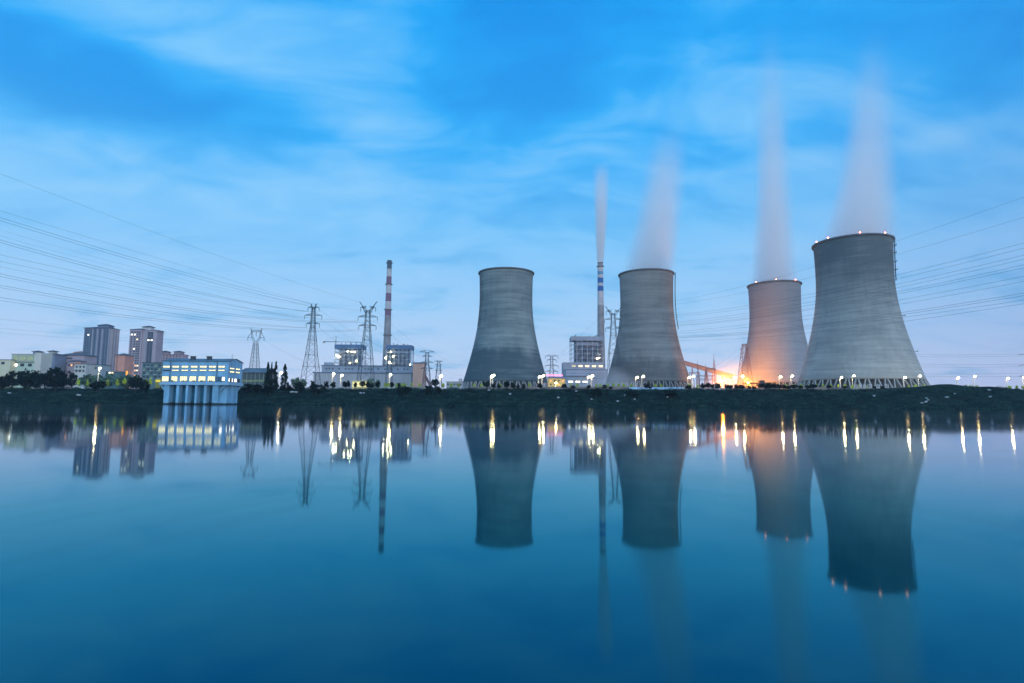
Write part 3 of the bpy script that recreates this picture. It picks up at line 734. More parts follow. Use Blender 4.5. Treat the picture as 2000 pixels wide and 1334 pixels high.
# --- pump house over the water
def pump_house():
    Y = 243.0; s = Y/F
    def lx(zx): return P(280+zx/6.667, 740, Y).x-X0
    def lz(zy, zx=650): return P(280+zx/6.667, 620+zy/6.667, Y).z
    X0 = P(316, 740, Y).x
    t = thing('pump_house', 'blue pump house with bright windows standing on tall concrete piers in the river', 'pump house', (X0, Y, 0))
    W = P(445, 740, Y).x-X0; Dp = 12.5
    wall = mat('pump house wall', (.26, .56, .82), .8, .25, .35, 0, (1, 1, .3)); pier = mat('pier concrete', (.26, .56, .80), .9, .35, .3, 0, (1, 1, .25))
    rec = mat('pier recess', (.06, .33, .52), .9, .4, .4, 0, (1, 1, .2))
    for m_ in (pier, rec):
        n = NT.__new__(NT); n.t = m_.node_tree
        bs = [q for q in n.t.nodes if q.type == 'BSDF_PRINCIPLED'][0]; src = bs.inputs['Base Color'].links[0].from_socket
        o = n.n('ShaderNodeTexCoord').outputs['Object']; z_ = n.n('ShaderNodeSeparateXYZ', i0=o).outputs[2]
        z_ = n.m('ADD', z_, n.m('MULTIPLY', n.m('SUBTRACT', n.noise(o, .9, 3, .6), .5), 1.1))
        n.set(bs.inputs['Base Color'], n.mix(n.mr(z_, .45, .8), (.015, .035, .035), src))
    zf = lz(845); ze = lz(568); zr = ze+1.2
    # upper hall: gable prism along x
    b = MB(); b.poly([(0, 0, zf), (0, Dp, zf), (0, Dp, ze), (0, Dp/2, zr), (0, 0, ze)], (W, 0, 0)); b.build('wall', wall, t)
    rf = mat('roof sheet', (.10, .16, .22), .6, .2, .3)
    b = MB()
    for y0, y1 in ((-.5, Dp/2), (Dp+.5, Dp/2)):
        za = ze-.1; b.poly([(-.4, y0, za+.05), (W+.4, y0, za+.05), (W+.4, y1, zr+.1), (-.4, y1, zr+.1)], (0, 0, .18))
    roof = b.build('roof', rf, t)
    for zx in (580, 795): MB().box((lx(zx), 3, ze+1.1), (1.6, 1.4, 2.0)).box((lx(zx), 3, ze+2.15), (2.0, 1.8, .2)).build('roof_vent', DARK, roof)
    MB().bar((lx(1080), 4, ze), (lx(1080), 4, ze+3.2), .1).bar((lx(1010), 4, ze+1.3), (lx(1100), 4, ze+1.3), .08).build('aerial', DARK, roof)
    # floor slab with brackets
    MB().box((W/2, Dp/2, zf-.55), (W+1.2, Dp+1.0, 1.1)).build('floor_slab', mat('slab concrete', (.34, .58, .78), .9, .2, .3), t)
    # piers
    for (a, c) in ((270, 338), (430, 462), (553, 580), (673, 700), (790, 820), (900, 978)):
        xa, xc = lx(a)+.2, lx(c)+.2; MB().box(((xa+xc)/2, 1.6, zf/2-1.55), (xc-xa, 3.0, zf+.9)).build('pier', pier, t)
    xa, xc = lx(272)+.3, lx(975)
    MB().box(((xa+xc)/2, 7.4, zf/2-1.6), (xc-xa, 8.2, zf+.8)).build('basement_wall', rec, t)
    # intake gates with a rail between the piers
    for a, c in ((338, 430), (462, 553), (580, 673), (700, 790), (820, 900)):
        xa, xc = lx(a)+.25, lx(c)+.15
        MB().box(((xa+xc)/2, 2.7, .9), (xc-xa, .3, .22)).build('rail', DARK, t)
        g = MB()
        for k in range(5): x = xa+(xc-xa)*(k+.5)/5; g.box((x, 3.2, zf/2-.8), (.14, .12, zf-.5))
        g.build('intake_screen', rec, t)
    MB().bar((lx(265), 1.2, zf-3.0), (lx(222), 1.2, zf-1.0), .8).build('bracket', pier, t)
    MB().bar((lx(985), 1.2, zf-3.6), (lx(1060), 1.2, zf-1.0), .8).build('bracket', pier, t)
    MB().bar((W-1.5, Dp-1, zf-3.6), (W+.2, Dp-1, zf-1.0), .6).build('bracket', pier, t)
    for zx in (345, 955): MB().tube([(lx(zx), -.14, ze-.3), (lx(zx), -.14, zf)], .12, 6).build('downpipe', DARK, t)
    def fwin(x0, x1, y0, y1, m):
        xa, xc, zb_, zt_ = lx(x0), lx(x1), lz(y1, (x0+x1)/2), lz(y0, (x0+x1)/2)
        return add_window(t, (xa+xc)/2, -.06, (zb_+zt_)/2, xc-xa, zt_-zb_, m)
    for a, c in ((248, 345), (368, 465), (487, 585), (608, 705), (725, 825), (845, 945), (967, 1062)):
        fwin(a, c-4, 628, 655, LITP)
        fwin(a, c-4, 679, 698, LITP if a > 300 else GLASS)
    for a, c in ((242, 333), (365, 447), (476, 575), (600, 692), (718, 812), (838, 935)):
        w_ = fwin(a, c, 765, 834, LITP)
        xa, xc, zb_, zt_ = lx(a), lx(c), lz(834), lz(765)
        g = MB()
        for k in range(1, 4): g.box((xa+(xc-xa)*k/4-(xa+xc)/2, -.09, 0), (.07, .1, zt_-zb_-.2))
        g.box((0, -.09, (zt_-zb_)*.18), (xc-xa-.2, .1, .07)); g.build('glazing_bars', FRAME, w_)
        for k in range(3):     # machines standing behind the glass line, low against the light
            if a > 300: MB().box((rnd.uniform(-.4, .4)*(xc-xa), -.10, -(zt_-zb_)/2+.28), (rnd.uniform(.4, .9), .08, rnd.uniform(.25, .5))).build('pump_silhouette', DARK, w_)
    xa, xc = lx(965), lx(1058); MB().box(((xa+xc)/2, -.05, (lz(838)+lz(768))/2), (xc-xa, .12, lz(768)-lz(838))).build('roller_door', mat('roller door', (.05, .14, .22), .6, .2, 3, 0, (0, 0, 1)), t)
    xa, xc = lx(1028), lx(1058); MB().box(((xa+xc)/2, -.16, (lz(822)+lz(775))/2), (xc-xa, .08, lz(775)-lz(822))).build('lit_pane', LITK, t)
    # right gable end
    def swin(f0, f1, z0, z1, m): return add_window(t, W+.06, Dp*(f0+f1)/2, (z0+z1)/2, Dp*(f1-f0), z1-z0, m, R(90))
    for f0, f1 in ((.08, .40), (.50, .82)):
        swin(f0, f1, lz(668), lz(646), LITP); swin(f0, f1, lz(712), lz(690), LITP)
    for f0, f1, m in ((.03, .12, LITK), (.25, .34, LITK), (.44, .60, LITK), (.13, .24, GLASS), (.68, .85, GLASS)): swin(f0, f1, lz(834), lz(785), m)
    # solid side wall under the hall at the right
    MB().box((W-1.0-(W-lx(978))/2+.5, 6.4, zf/2-1.62), (W-lx(978)-.6, 9.6, zf+.85)).build('side_wall', pier, t)
pump_house()

# --- long grey shed right of the pump house
t, W, H = house('shed', 470, 519, 728, 300, 14, 'long grey open sided shed between the pump house and the cypresses', 'shed', mat('shed wall', (.10, .16, .17), .8, .3, .3))
b = MB(); b.poly([(-1, -1, H), (W+.5, -1, H-.1), (W+.5, 7, H+2.6), (-1, 7, H+2.6)], (0, 0, .2)); b.poly([(-1, 15, H), (W+.5, 15, H), (W+.5, 7, H+2.6), (-1, 7, H+2.6)], (0, 0, .2))
b.build('roof', mat('shed roof', (.10, .14, .17), .7, .5, .25, 0, (1, .3, 1)), t)
for k in range(6): MB().box((W*(k+.5)/6, -.3, H*.5), (.25, .25, H)).build('post', CONC, t)
MB().box((W*.5, -.05, H*.55), (W*.96, .1, .9)).build('lit_strip', room_glow('dim lit strip', (.35, .6, .4), .35), t)

# --- apartment towers
def facade(t, x0, x1, y, z0, z1, cols, rows, wd, ht, lit, first, rng, rz=0., axis='x', fixed=None):
    """grid of windows on a facade; past a hundred the rest become one part"""
    rest = MB(); cnt = first
    for r in range(rows):
        for c in cols:
            p = x0+(x1-x0)*c; z = z1-(z1-z0)*(r+.5)/rows
            m = lit.get((r, round(c, 2)), GLASS)
            if cnt < 96 or m is not GLASS:
                add_window(t, p if axis == 'x' else fixed, y if axis == 'x' else p, z, wd, ht, m, rz); cnt += 1
            else:
                if axis == 'x': rest.box((p, y, z), (wd, .2, ht))
                else: rest.box((fixed, p, z), (.2, wd, ht))
    if rest.v:
        o = rest.build('windows', GLASS, t); o['kind'] = 'stuff'
    return cnt
PINK = mat('mauve render', (.50, .40, .44), .9, .15, .08); BLUW = mat('grey render', (.20, .26, .37), .9, .15, .08)
ROOFT = mat('dark roof tile', (.09, .10, .13), .8, .2, .3); SALM_LIT = mat('salmon lamplight render', (.80, .36, .26), .9, .12, .1)  # salmon tone is orange lamplight put into the wall colour
RIB = mat('pale facade rib', (.42, .40, .45), .9, .12, .1)
rng = random.Random(5)
t, W, H = house('apartment_tower', 156.5, 208, 641, 800, 19, 'wider of two apartment towers with a hipped roof and few lit windows', 'apartment tower', BLUW, 'apartment towers')
hip(t, 0, W, 0, 19, H, 3.2, 1.2, ROOFT); 
b_ = block(t, W*.42, W*.84, 4, 15, H+.4, H+4.6, BLUW, 'roof_house'); hip(t, W*.42, W*.84, 4, 15, H+4.6, 2.6, 1.0, ROOFT, 'upper_roof')
for f in (.33, .52, .70, .97): MB().box((W*f, -.35, H/2), (W*.045, .7, H-1)).build('facade_rib', RIB, t)
lit = {(2, .17): LITK, (8, .12): LITK, (12, .08): LITK, (17, .82): LITW, (19, .82): LITW, (21, .82): LITW, (16, .42): LITW}
n_ = facade(t, 0, W, -.1, 8, H-1.5, (.08, .17, .27, .42, .61, .80, .90), 24, W*.062, 2.0, {k: v for k, v in lit.items()}, 0, rng)
MB().box((W+.05, 9.5, H/2), (.3, 18.6, H-.6)).build('side_wall', mat('render with painted side light', (.66, .54, .54), .9, .12, .08), t)  # side face painted paler and pinker, its light put into the colour
facade(t, 3, 16, 0, 8, H-1.5, (.3, .7), 24, 1.6, 1.5, {}, 96, rng, R(90), 'y', W+.25)
t, W, H = house('apartment_tower', 248, 300, 644, 790, 15, 'narrower apartment tower with a pointed roof lantern and warm lit lower windows', 'apartment tower', PINK, 'apartment towers')
hip(t, 0, W*.52, -.4, 15, H, 2.6, 1.2, ROOFT); hip(t, W*.56, W, 1, 15, H-1.2, 2.6, 1.2, ROOFT, 'right_roof')
block(t, W*.36, W*.68, 5, 12, H+.4, H+4.2, WHITE_PAINT, 'roof_lantern'); hip(t, W*.36, W*.68, 5, 12, H+4.2, 2.4, 1.6, ROOFT, 'lantern_roof')
block(t, 0.02, W*.46, -1.6, .02, 0, H-.4, PINK, 'left_bay'); MB().box((W*.6, -.4, H/2), (W*.06, .8, H-1)).build('facade_rib', RIB, t)
MB().box((W*.76, -.06, H/2), (W*.2, .12, H-6)).build('balcony_shade_panel', mat('balcony shade', (.14, .15, .20), .9, .2, .2), t)  # flat dark panel, shade of the balconies put into its colour
lit = {(1, .08): LITK, (1, .20): LITK, (3, .30): LITW, (7, .20): LITK, (13, .08): LITW, (13, .2): LITO, (14, .3): LITO, (14, .38): LITW, (16, .30): LITO, (16, .38): LITW, (18, .3): LITO, (17, .2): LITO}
facade(t, 0, W, -1.7, 8, H-2, (.08, .20, .30, .38), 22, W*.06, 1.9, lit, 0, rng)
facade(t, 0, W, -.16, 8, H-3, (.70, .82), 22, W*.07, 1.9, {(3, .7): LITK, (3, .82): LITK, (14, .82): LITW}, 60, rng)
# --- low buildings of the left bank
PALE = mat('pale green render', (.62, .72, .58), .9, .12, .1); BLUE2 = mat('blue grey render', (.26, .30, .38), .9, .15, .1); WHT = mat('off white render', (.66, .66, .62), .9, .15, .1)
t, W, H = house('pale_building', 18, 65, 691, 520, 14, 'pale green two storey building with a broad window band at the far left', 'building', PALE)
MB().box((W/2, -.1, H-.3), (W+1, 1.2, .5)).build('cornice', WHT, t)
for a, c in ((.08, .30), (.34, .62), (.66, .92)): add_window(t, W*(a+c)/2, -.08, H-4.2, W*(c-a), 4.2, room_glow('pale lit glass', (.55, .75, .55), .55), 0)
MB().box((W/2, -.25, H-7.4), (W*.98, .6, .6)).build('balcony_edge', DARK, t)
for a, m in ((.2, LITK), (.48, GLASS), (.8, GLASS)): add_window(t, W*a, -.08, H-10, W*.16, 2.6, m)
block(t, W*.72, W*.98, 4, 9, H, H+2.2, BLUE2, 'roof_house'); hip(t, W*.72, W*.98, 4, 9, H+2.2, 1.4, .9, ROOFT, 'pavilion_roof')
block(t, W+.02, W+5.6, -.5, 12, 0, H+1.0, mat('cream render', (.75, .70, .60), .9, .1, .1), 'stair_tower')
t, W, H = house('cream_annex', -8, 17, 703, 515, 10, 'low cream building cut by the left edge of the photo', 'building', mat('cream wall', (.80, .74, .52), .9, .1, .1))
MB().box((W/2, 5, H+.2), (W+.6, 10.6, .5)).build('roof', ROOFT, t); add_window(t, W*.42, -.08, H-2.8, 3, 2.2, GLASS)
t, W, H = house('blue_grey_house', 77, 103, 692, 560, 16, 'blue grey house with a small roof lantern, right of the pale green building', 'house', BLUE2)
hip(t, 0, W, 0, 16, H, 1.6, .8, ROOFT); block(t, W*.3, W*.7, 3, 8, H+.5, H+3, WHT, 'roof_lantern'); hip(t, W*.3, W*.7, 3, 8, H+3, 1.4, 1.2, ROOFT, 'lantern_roof')
for i in range(2):
    for j in range(2): add_window(t, W*(.25+.45*i), -.08, H-3-4.2*j, 1.8, 1.8, GLASS)
t, W, H = house('long_house', 111, 160, 694, 575, 18, 'long mauve house with hipped roof and orange end wall before the wider tower', 'house', PINK)
hip(t, 0, W, 0, 18, H, 3.4, 1.0, ROOFT)
block(t, W*.55, W+2, -6, -.02, 0, H-6.5, mat('mauve wing', (.46, .36, .38), .9, .1, .1), 'wing'); hip(t, W*.55, W+2, -6, 0, H-6.5, 1.6, .6, ROOFT, 'wing_roof')
MB().box((W-1.4, -6.1, H-9.5), (6.4, .15, 5)).build('end_wall', SALM_LIT, t)
for i in range(6): add_window(t, W*(.08+.085*i), -.08, H-3, 1.6, 1.7, LITK if i == 1 else GLASS)
for i in range(6): add_window(t, W*(.08+.085*i), -.08, H-8, 1.6, 1.9, LITK if i in (0, 2) else GLASS)
for i in range(3): add_window(t, W*(.62+.1*i), -6.1, H-10, 1.7, 1.8, LITO if i == 1 else GLASS)
t, W, H = house('white_house', 143, 166, 711, 470, 12, 'small white house with a balcony below the orange end wall', 'house', WHT)
MB().box((W/2, 6, H+.15), (W+.8, 13, .3)).build('roof', ROOFT, t); MB().box((W*.35, -.7, H-4.2), (W*.6, 1.3, .9)).build('balcony', WHT, t)
for i in range(3):
    for j in range(2): add_window(t, W*(.2+.3*i), -.08, H-2.2-3.4*j, 1.4, 1.6, GLASS)
t, W, H = house('flat_roofed_house', 167, 197, 713, 480, 10, 'low pale house with flat roof left of the bright lamp', 'house', mat('dull white render', (.46, .54, .56), .9, .15, .1))
MB().box((W/2, 5, H+.2), (W+1, 11, .35)).build('roof', DARK, t)
for i in range(4): add_window(t, W*(.15+.23*i), -.08, H-2.4, 1.5, 1.6, LITW if i == 3 else GLASS)
t, W, H = house('lamplit_house', 222, 240.5, 694, 700, 16, 'house painted in orange lamplight between the two apartment towers', 'house', SALM_LIT)
hip(t, 0, W, 0, 16, H, 3, .8, ROOFT)
for j in range(6): add_window(t, W*.2, -.08, H-2.4-3.1*j, 1.4, 1.6, GLASS)
t, W, H = house('pink_house', 300, 352, 692, 880, 18, 'broad pink apartment house with two roof pavilions right of the narrower tower', 'house', mat('pink render', (.62, .42, .44), .9, .12, .1))
for a, c in ((.1, .42), (.62, .94)): block(t, W*a+1, W*c-1, 3, 12, H+.02, H+4, PINK, 'roof_pavilion'); hip(t, W*a+1, W*c-1, 3, 12, H+4, 2.2, 1.4, ROOFT, 'pavilion_roof')
MB().box((W/2, 9, H+.2), (W+1.6, 19.6, .4)).build('roof', ROOFT, t)
for i in range(8):
    for j in range(4): add_window(t, W*(.07+.123*i), -.08, H-2.5-3.6*j, 2.0, 1.9, GLASS)
t, W, H = house('teal_flats', 276, 322, 709, 450, 12, 'block of dim teal flats with balconies behind the pump house', 'house', mat('teal render', (.13, .24, .27), .9, .2, .1))
MB().box((W/2, 6, H+.25), (W+1, 13, .5)).build('roof', DARK, t)
for i in range(6):
    for j in range(4):
        add_window(t, W*(.09+.163*i), -.08, H-1.8-3.0*j, 1.7, 1.5, room_glow('dim teal window', (.25, .5, .42), .5) if (i*3+j*5) % 4 == 1 else GLASS)
        if (i+j) % 2: MB().box((W*(.09+.163*i), -.6, H-3.0-3.0*j), (2.2, 1.0, .8)).build('balcony', mat('balcony paint', (.40, .46, .46), .9, .2, .3), t)
t, W, H = house('lit_kiosk', 303.5, 313.5, 741, 300, 5, 'small bright yellow kiosk just left of the pump house', 'kiosk', mat('kiosk wall', (.35, .33, .1), .8, .1))
MB().box((W/2, -.05, H-.75), (W*.92, .1, 1.2)).build('lit_front', room_glow('kiosk light', (.95, .85, .10), .9), t); MB().box((W/2, 2.5, H+.08), (W+.4, 5.4, .16)).build('roof', DARK, t)
t, W, H = house('glowing_roof', 137, 156, 688, 830, 10, 'rooftop glowing orange left of the wider apartment tower', 'building', mat('orange roof block', (.5, .3, .2), .9, .1))
MB().box((W*.5, -.1, H-1.4), (W, .2, 1.3)).build('lit_cornice', glow('orange cornice light', (1, .45, .12), 1.6), t); hip(t, W*.2, W, 0, 10, H, 2.0, .4, mat('orange tile', (.45, .18, .1), .8, .2))
t, W, H = house('lit_shopfront', 205, 232, 725, 460, 8, 'low row of shops with white lights below the orange lamplit house', 'shop', mat('shop wall', (.12, .22, .22), .9, .2))
for i, m in enumerate((GLASS, LITK, LITW, GLASS, GLASS)): add_window(t, W*(.1+.2*i), -.08, H-1.2, 1.6, 1.2, m)
t2, W, H = house('orange_signboard', 244.5, 249, 724, 440, .6, 'small upright orange lit board below the narrower apartment tower', 'signboard', mat('board case', (.2, .1, .05), .8, .1))
MB().box((W/2, -.05, H-1.8), (W*.9, .1, 3.2)).build('lit_face', glow('orange board light', (1, .40, .08), 1.5), t2)

# --- power plant, left block
STEEL = mat('steel frame paint', (.48, .54, .62), .6, .2, .3); CLAD = mat('blue cladding', (.10, .20, .36), .6, .2, .15); GREY = mat('grey cladding', (.42, .46, .54), .7, .2, .1)
BOIL = mat('boiler casing', (.24, .33, .44), .7, .35, .2, 0, (1, 1, .15)); HALLW = mat('pale hall wall', (.58, .54, .55), .8, .15, .06); TRIM = mat('dark trim', (.14, .17, .24), .7, .2, .2)
flood_m = MB().blob((0, 0, 0), (.66, .5, .55)).mesh('lens', LENS_F, True)
def boiler_house(px0, px1, py_top, py_roof, py_bot, Y, depth, label, roofm, parapet=False, lights=(), base=0):
    a, c = P(px0, 720, Y), P(px1, 720, Y); W = c.x-a.x; z0 = GZ(a.x, Y)-.5; H = P((px0+px1)/2, py_top, Y).z-z0; Hr = P((px0+px1)/2, py_roof, Y).z-z0; Hb = P((px0+px1)/2, py_bot, Y).z-z0
    t = thing('boiler_house', label, 'power plant building', (a.x, Y, z0), 0, 'boiler houses')
    MB().box((W/2, depth/2, (H+Hr)/2), (W+1.5, depth+1.5, H-Hr)).build('roof', roofm, t)
    r = t.children[0]
    for i in range(7): x = W*rnd.uniform(.1, .9); MB().tube([(x, depth*.4, H), (x, depth*.4, H+rnd.uniform(2, 4.2))], .45, 8).build('vent_pipe', DARK, r)
    nc = 6
    for i in range(nc+1):
        for yy in (0, depth): MB().box((W*i/nc, yy, Hr/2), (.9, .9, Hr)).build('column', STEEL, t)
    lv = [Hb+(Hr-Hb)*k/5 for k in range(6)]
    for z in lv:
        MB().box((W/2, 0, z), (W, .7, .7)).box((W, depth/2, z), (.7, depth, .7)).box((0, depth/2, z), (.7, depth, .7)).build('beam', STEEL, t)
        if z < Hr-3: MB().box((W/2, depth*.12, z+.45), (W, depth*.2, .2)).build('walkway', TRIM, t)
    b = MB()
    for k in range(5):
        for i in range(nc):
            if (i+k) % 2: b.bar((W*i/nc, -.1, lv[k]), (W*(i+1)/nc, -.1, lv[k+1]), .4); 
            elif k % 2: b.bar((W*(i+1)/nc, -.1, lv[k]), (W*i/nc, -.1, lv[k+1]), .4)
    for k in range(5): b.bar((W+.1, 0, lv[k]), (W+.1, depth, lv[k+1]), .4)
    b.build('bracing', STEEL, t)
    MB().box((W*.5, depth*.55, Hr*.5), (W*.78, depth*.6, Hr*.96)).build('boiler', BOIL, t)
    MB().box((W*.5, depth*.2, Hr-(Hr-Hb)*.16), (W*.7, depth*.3, (Hr-Hb)*.16)).build('duct', GREY, t)
    for i in range(9): x = W*(.16+.68*i/8); MB().tube([(x, depth*.2, Hb), (x, depth*.2, Hr-(Hr-Hb)*.24)], rnd.uniform(.35, .6), 8).build('pipe', GREY, t)
    for px, py, sz in lights:
        q = P(px, py, Y-1.2); f = MB().box((0, 0, 0), (.9, .5, .8)).build('floodlight', DARK, t); f.location = (q.x-a.x, -.9, q.z-z0)
        l = link('lens', flood_m, f); l.location = (0, -.4, 0); l.scale = (sz,)*3
    return t
boiler_house(653, 706, 673, 681, 715, 850, 22, 'left steel framed boiler house with blue roof and a crane above it', CLAD, lights=((658, 695, 1.2), (663, 697, .8), (687, 687, .8), (692, 688, .9), (679, 686, .6), (696, 705, .9), (683, 709, .6)))
boiler_house(754, 802, 674, 682, 716, 850, 22, 'right steel framed boiler house with blue roof beside the red and white chimney', CLAD, lights=((763, 687, .7), (768, 696, 1.0), (753.5, 699, 1.4), (760, 708, 1.2), (801, 712, .6), (765, 710, .6)))
boiler_house(1117, 1178, 657, 665, 708, 830, 26, 'boiler house of crossed steel framing below the blue banded chimney', GREY, lights=((1170, 699, .8), (1166, 700, .6)))
# turbine hall
t, W, H = house('turbine_hall', 612, 803, 729, 815, 26, 'long pale turbine hall with dark cornices below the two blue roofed boiler houses', 'power plant building', HALLW)
x0 = P(625, 720, 815).x-P(612, 720, 815).x
H2t = P(700, 715.5, 830).z-t.location.z
MB().box((W/2, 13, H+.5), (W+2, 27.5, 1.3)).build('lower_cornice', TRIM, t)
up = MB().box(((x0+W+4)/2, 15, (H+1.2+H2t)/2), (W+4-x0, 20, H2t-H-1.2)).build('upper_wall', GREY, t)
MB().box(((x0+W+4)/2, 15, H2t+.3), (W+6-x0, 22, .9)).build('upper_cornice', TRIM, t)
for i in range(26):
    if i % 6 in (0, 1, 2, 4): add_window(t, x0+(W-x0)*(.05+.036*i), 4.9, (H+H2t)/2+1, 2.2, 1.9, GLASS)
for i in range(11): MB().box((W*(i+.5)/11, -.15, H/2), (.5, .3, H)).build('pilaster', WHITE_PAINT, t)
block(t, x0+2, x0+14, 8, 14, H2t+.8, H2t+5, GREY, 'roof_house')
# peach coloured transfer tower right of the hall
t, W, H = house('transfer_tower', 806, 829, 709.5, 800, 16, 'peach coloured coal transfer tower at the right end of the turbine hall', 'power plant building', mat('peach cladding', (.92, .50, .36), .8, .15, .12, 0, (1, 1, .2)))
MB().box((W/2, 8, H+.5), (W+1.5, 17.5, 1.2)).build('roof', TRIM, t)
b = MB(); b.poly([(W, 3, H*.62), (W+13, 3, 0), (W+9, 3, 0), (W, 3, H*.45)], (0, 5, 0)); b.build('inclined_gallery', mat('rust cladding', (.40, .20, .16), .8, .3, .3), t)
for i in range(5): MB().bar((W+.5+i*2.4, 2.6, 0), (W+.5+i*2.4, 2.6, H*.58*(1-i/5.5)), .5).build('strut', mat('rust steel', (.3, .14, .12), .8), t)
# building block below the blue banded chimney
t, W, H = house('switch_hall', 1100, 1180, 708, 800, 24, 'stepped grey hall with a row of lit windows below the right boiler house', 'power plant building', GREY)
for i in range(5): add_window(t, W*(.26+.165*i), -.08, H-5.0, W*.1, 2.6, LITW if i else room_glow('dim window', (1, .9, .6), .9))
z2 = P(1140, 720.5, 794).z-t.location.z; z3 = P(1140, 735, 788).z-t.location.z
block(t, W*.05, W*1.06, -8, -.02, 0, z2, mat('blue white cladding', (.46, .56, .68), .7, .1, .08), 'middle_tier'); MB().box((W*.55, -8.2, z2-1.2), (W*1.0, .4, .9)).build('cornice', TRIM, t)
block(t, W*.05, W*.62, -18, -8.02, 0, z3, mat('pale blue cladding', (.42, .55, .64), .7, .1, .08), 'lower_tier'); MB().box((W*.335, -18.2, z3-.6), (W*.58, .5, .9)).build('lower_cornice', TRIM, t)
for i in range(3): add_window(t, W*(.15+.17*i), -18.1, P(1120, 745.5, 782).z-t.location.z, W*.11, 2.2, LITK)
for k in range(3): MB().box((W*.55, -8.15, z2*(.55+.12*k)), (W*.98, .3, .4)).build('cladding_band', TRIM, t)
# yellow gatehouse
t, W, H = house('yellow_building', 1071, 1104, 739, 470, 10, 'two storey yellow building with purple roof right of the leftmost cooling tower', 'building', mat('yellow render', (.95, .66, .22), .9, .12, .2))
b = MB(); b.poly([(-.6, -.6, H), (W+.6, -.6, H), (W+.2, 5, H+1.4), (-.2, 5, H+1.4)], (0, 0, .2)); b.poly([(-.6, 10.6, H), (W+.6, 10.6, H), (W+.2, 5, H+1.4), (-.2, 5, H+1.4)], (0, 0, .2)); b.build('roof', mat('purple roof', (.24, .22, .34), .8, .2), t)
for i in range(4):
    for j in range(2): add_window(t, W*(.14+.24*i), -.08, H-1.9-3.1*j, 1.3, 1.4, LITO if (i+j) % 3 == 0 else GLASS)
street_lamp(1086, 748, 455, 'low lamp shining on the yellow building front', None, group='lamps beside buildings')
p = P(1067, 733, 560); q = P(1099, 733, 560); z = GZ(p.x, 560)
t = thing('neon_frame', 'pink glowing light row behind the yellow building roof', 'light', (p.x, 560, z))
for i in range(5): MB().bar(((q.x-p.x)*i/4, 0, 0), ((q.x-p.x)*i/4, 0, p.z-z), .3).build('post', DARK, t)
MB().box(((q.x-p.x)/2, 0, p.z-z), (q.x-p.x, .4, 1.2)).build('light_bar', glow('pink neon', (1, .22, .38), 2.6), t)
# tower crane on the left boiler house
z0 = P(655, 673, 852).z; c = P(655, 673, 856); t = thing('tower_crane', 'thin tower crane jib above the left boiler house', 'crane', (c.x, 858, z0))
zt = P(655, 656.5, 858).z-z0; zj = P(655, 667.5, 858).z-z0; xl = P(631, 667, 858).x-c.x; xr = P(706, 669.5, 858).x-c.x
b = MB()
for sx in (-.7, .7): b.bar((sx, 0, -2), (sx, 0, zj), .3)
for k in range(6): b.bar((-.7, 0, zj*k/6), (.7, 0, zj*(k+1)/6), .2)
b.build('mast', DARK, t); MB().bar((0, 0, zj), (0, 0, zt), .5).build('apex', DARK, t)
MB().bar((0, 0, zj), (xr, 0, zj-.6), .45, .7).bar((0, 0, zt), (xr*.7, 0, zj), .14).build('jib', DARK, t)
MB().bar((0, 0, zj), (xl, 0, zj), .5, .9).bar((0, 0, zt), (xl, 0, zj), .14).build('counter_jib', DARK, t); MB().box((xl+1.5, 0, zj-.6), (3, 1.4, 2.4)).build('counterweight', CONC, t)

# --- low walls and roofs at the top of the bank
def wall_run(px0, px1, pyt, Y, h, label, m, cat='wall', coping=None):
    a, c = P(px0, pyt, Y), P(px1, pyt, Y)
    t = thing('boundary_wall', label, cat, (a.x, Y, a.z-h))
    W = c.x-a.x; dz = c.z-a.z
    b = MB(); b.poly([(0, 0, -1), (W, 0, -1+dz), (W, 0, h+dz), (0, 0, h)], (0, .3, 0)); b.build('wall', m, t)
    b = MB(); b.poly([(0, -.06, h), (W, -.06, h+dz), (W, -.06, h+.12+dz), (0, -.06, h+.12)], (0, .42, 0)); b.build('coping', coping or CONC, t)
    n = max(2, int(W/6))
    for i in range(n+1): MB().box((W*i/n, .15, h*.45+dz*i/n-.3), (.45, .5, h+1.1)).build('pillar', m, t)
    return t
BRK = mat('brown wall', (.34, .27, .26), .9, .25, .3)
wall_run(921, 1228, 755.5, 300, 2.2, 'long low brown boundary wall below the leftmost cooling tower', BRK)
wall_run(1552, 1648, 756.5, 300, 2.0, 'short brown boundary wall left of the rightmost cooling tower', BRK)
wall_run(1362, 1520, 758, 302, 1.8, 'pale low wall behind the round trees by the orange floodlight', mat('pale wall', (.5, .46, .48), .9, .2, .3))
wall_run(745, 835, 756, 302, 1.8, 'low white wall with shrubs below the red and white chimney', mat('white wall', (.62, .66, .62), .9, .2, .3))
a, c = P(1226, 757, 300), P(1338, 757, 300)
t = thing('low_shed', 'long low shed with a bluish white roof below the second cooling tower', 'shed', (a.x, 300, GZ(a.x, 300)))
W = c.x-a.x; h = a.z-t.location.z; dz = c.z-a.z
b = MB(); b.poly([(0, -4, h-1.9), (W, -4, h-1.9+dz), (W-1, 0, h+dz), (1, 0, h)], (0, 0, .15)); b.poly([(0, 4, h-1.6), (W, 4, h-1.6+dz), (W-1, 0, h+dz), (1, 0, h)], (0, 0, .15)); b.build('roof', mat('bluish roof sheet', (.44, .54, .64), .6, .2, .3), t)
MB().box((W/2, 0, (h-2)/2-.3), (W-1, 7, max(.6, h-1.6))).build('wall', WHT, t)
MB().box((W-12, -4.6, h-2.6), (14, .4, 1.2)).build('tarpaulin', mat('blue tarpaulin', (.22, .45, .65), .6, .3, .6), t)
a, c = P(878, 747.5, 420), P(905, 747.5, 420)
t, W, H = house('site_office', 872, 903, 746, 420, 8, 'low grey site office left of the foot of the leftmost cooling tower', 'building', mat('office wall', (.34, .42, .52), .9, .15, .2))
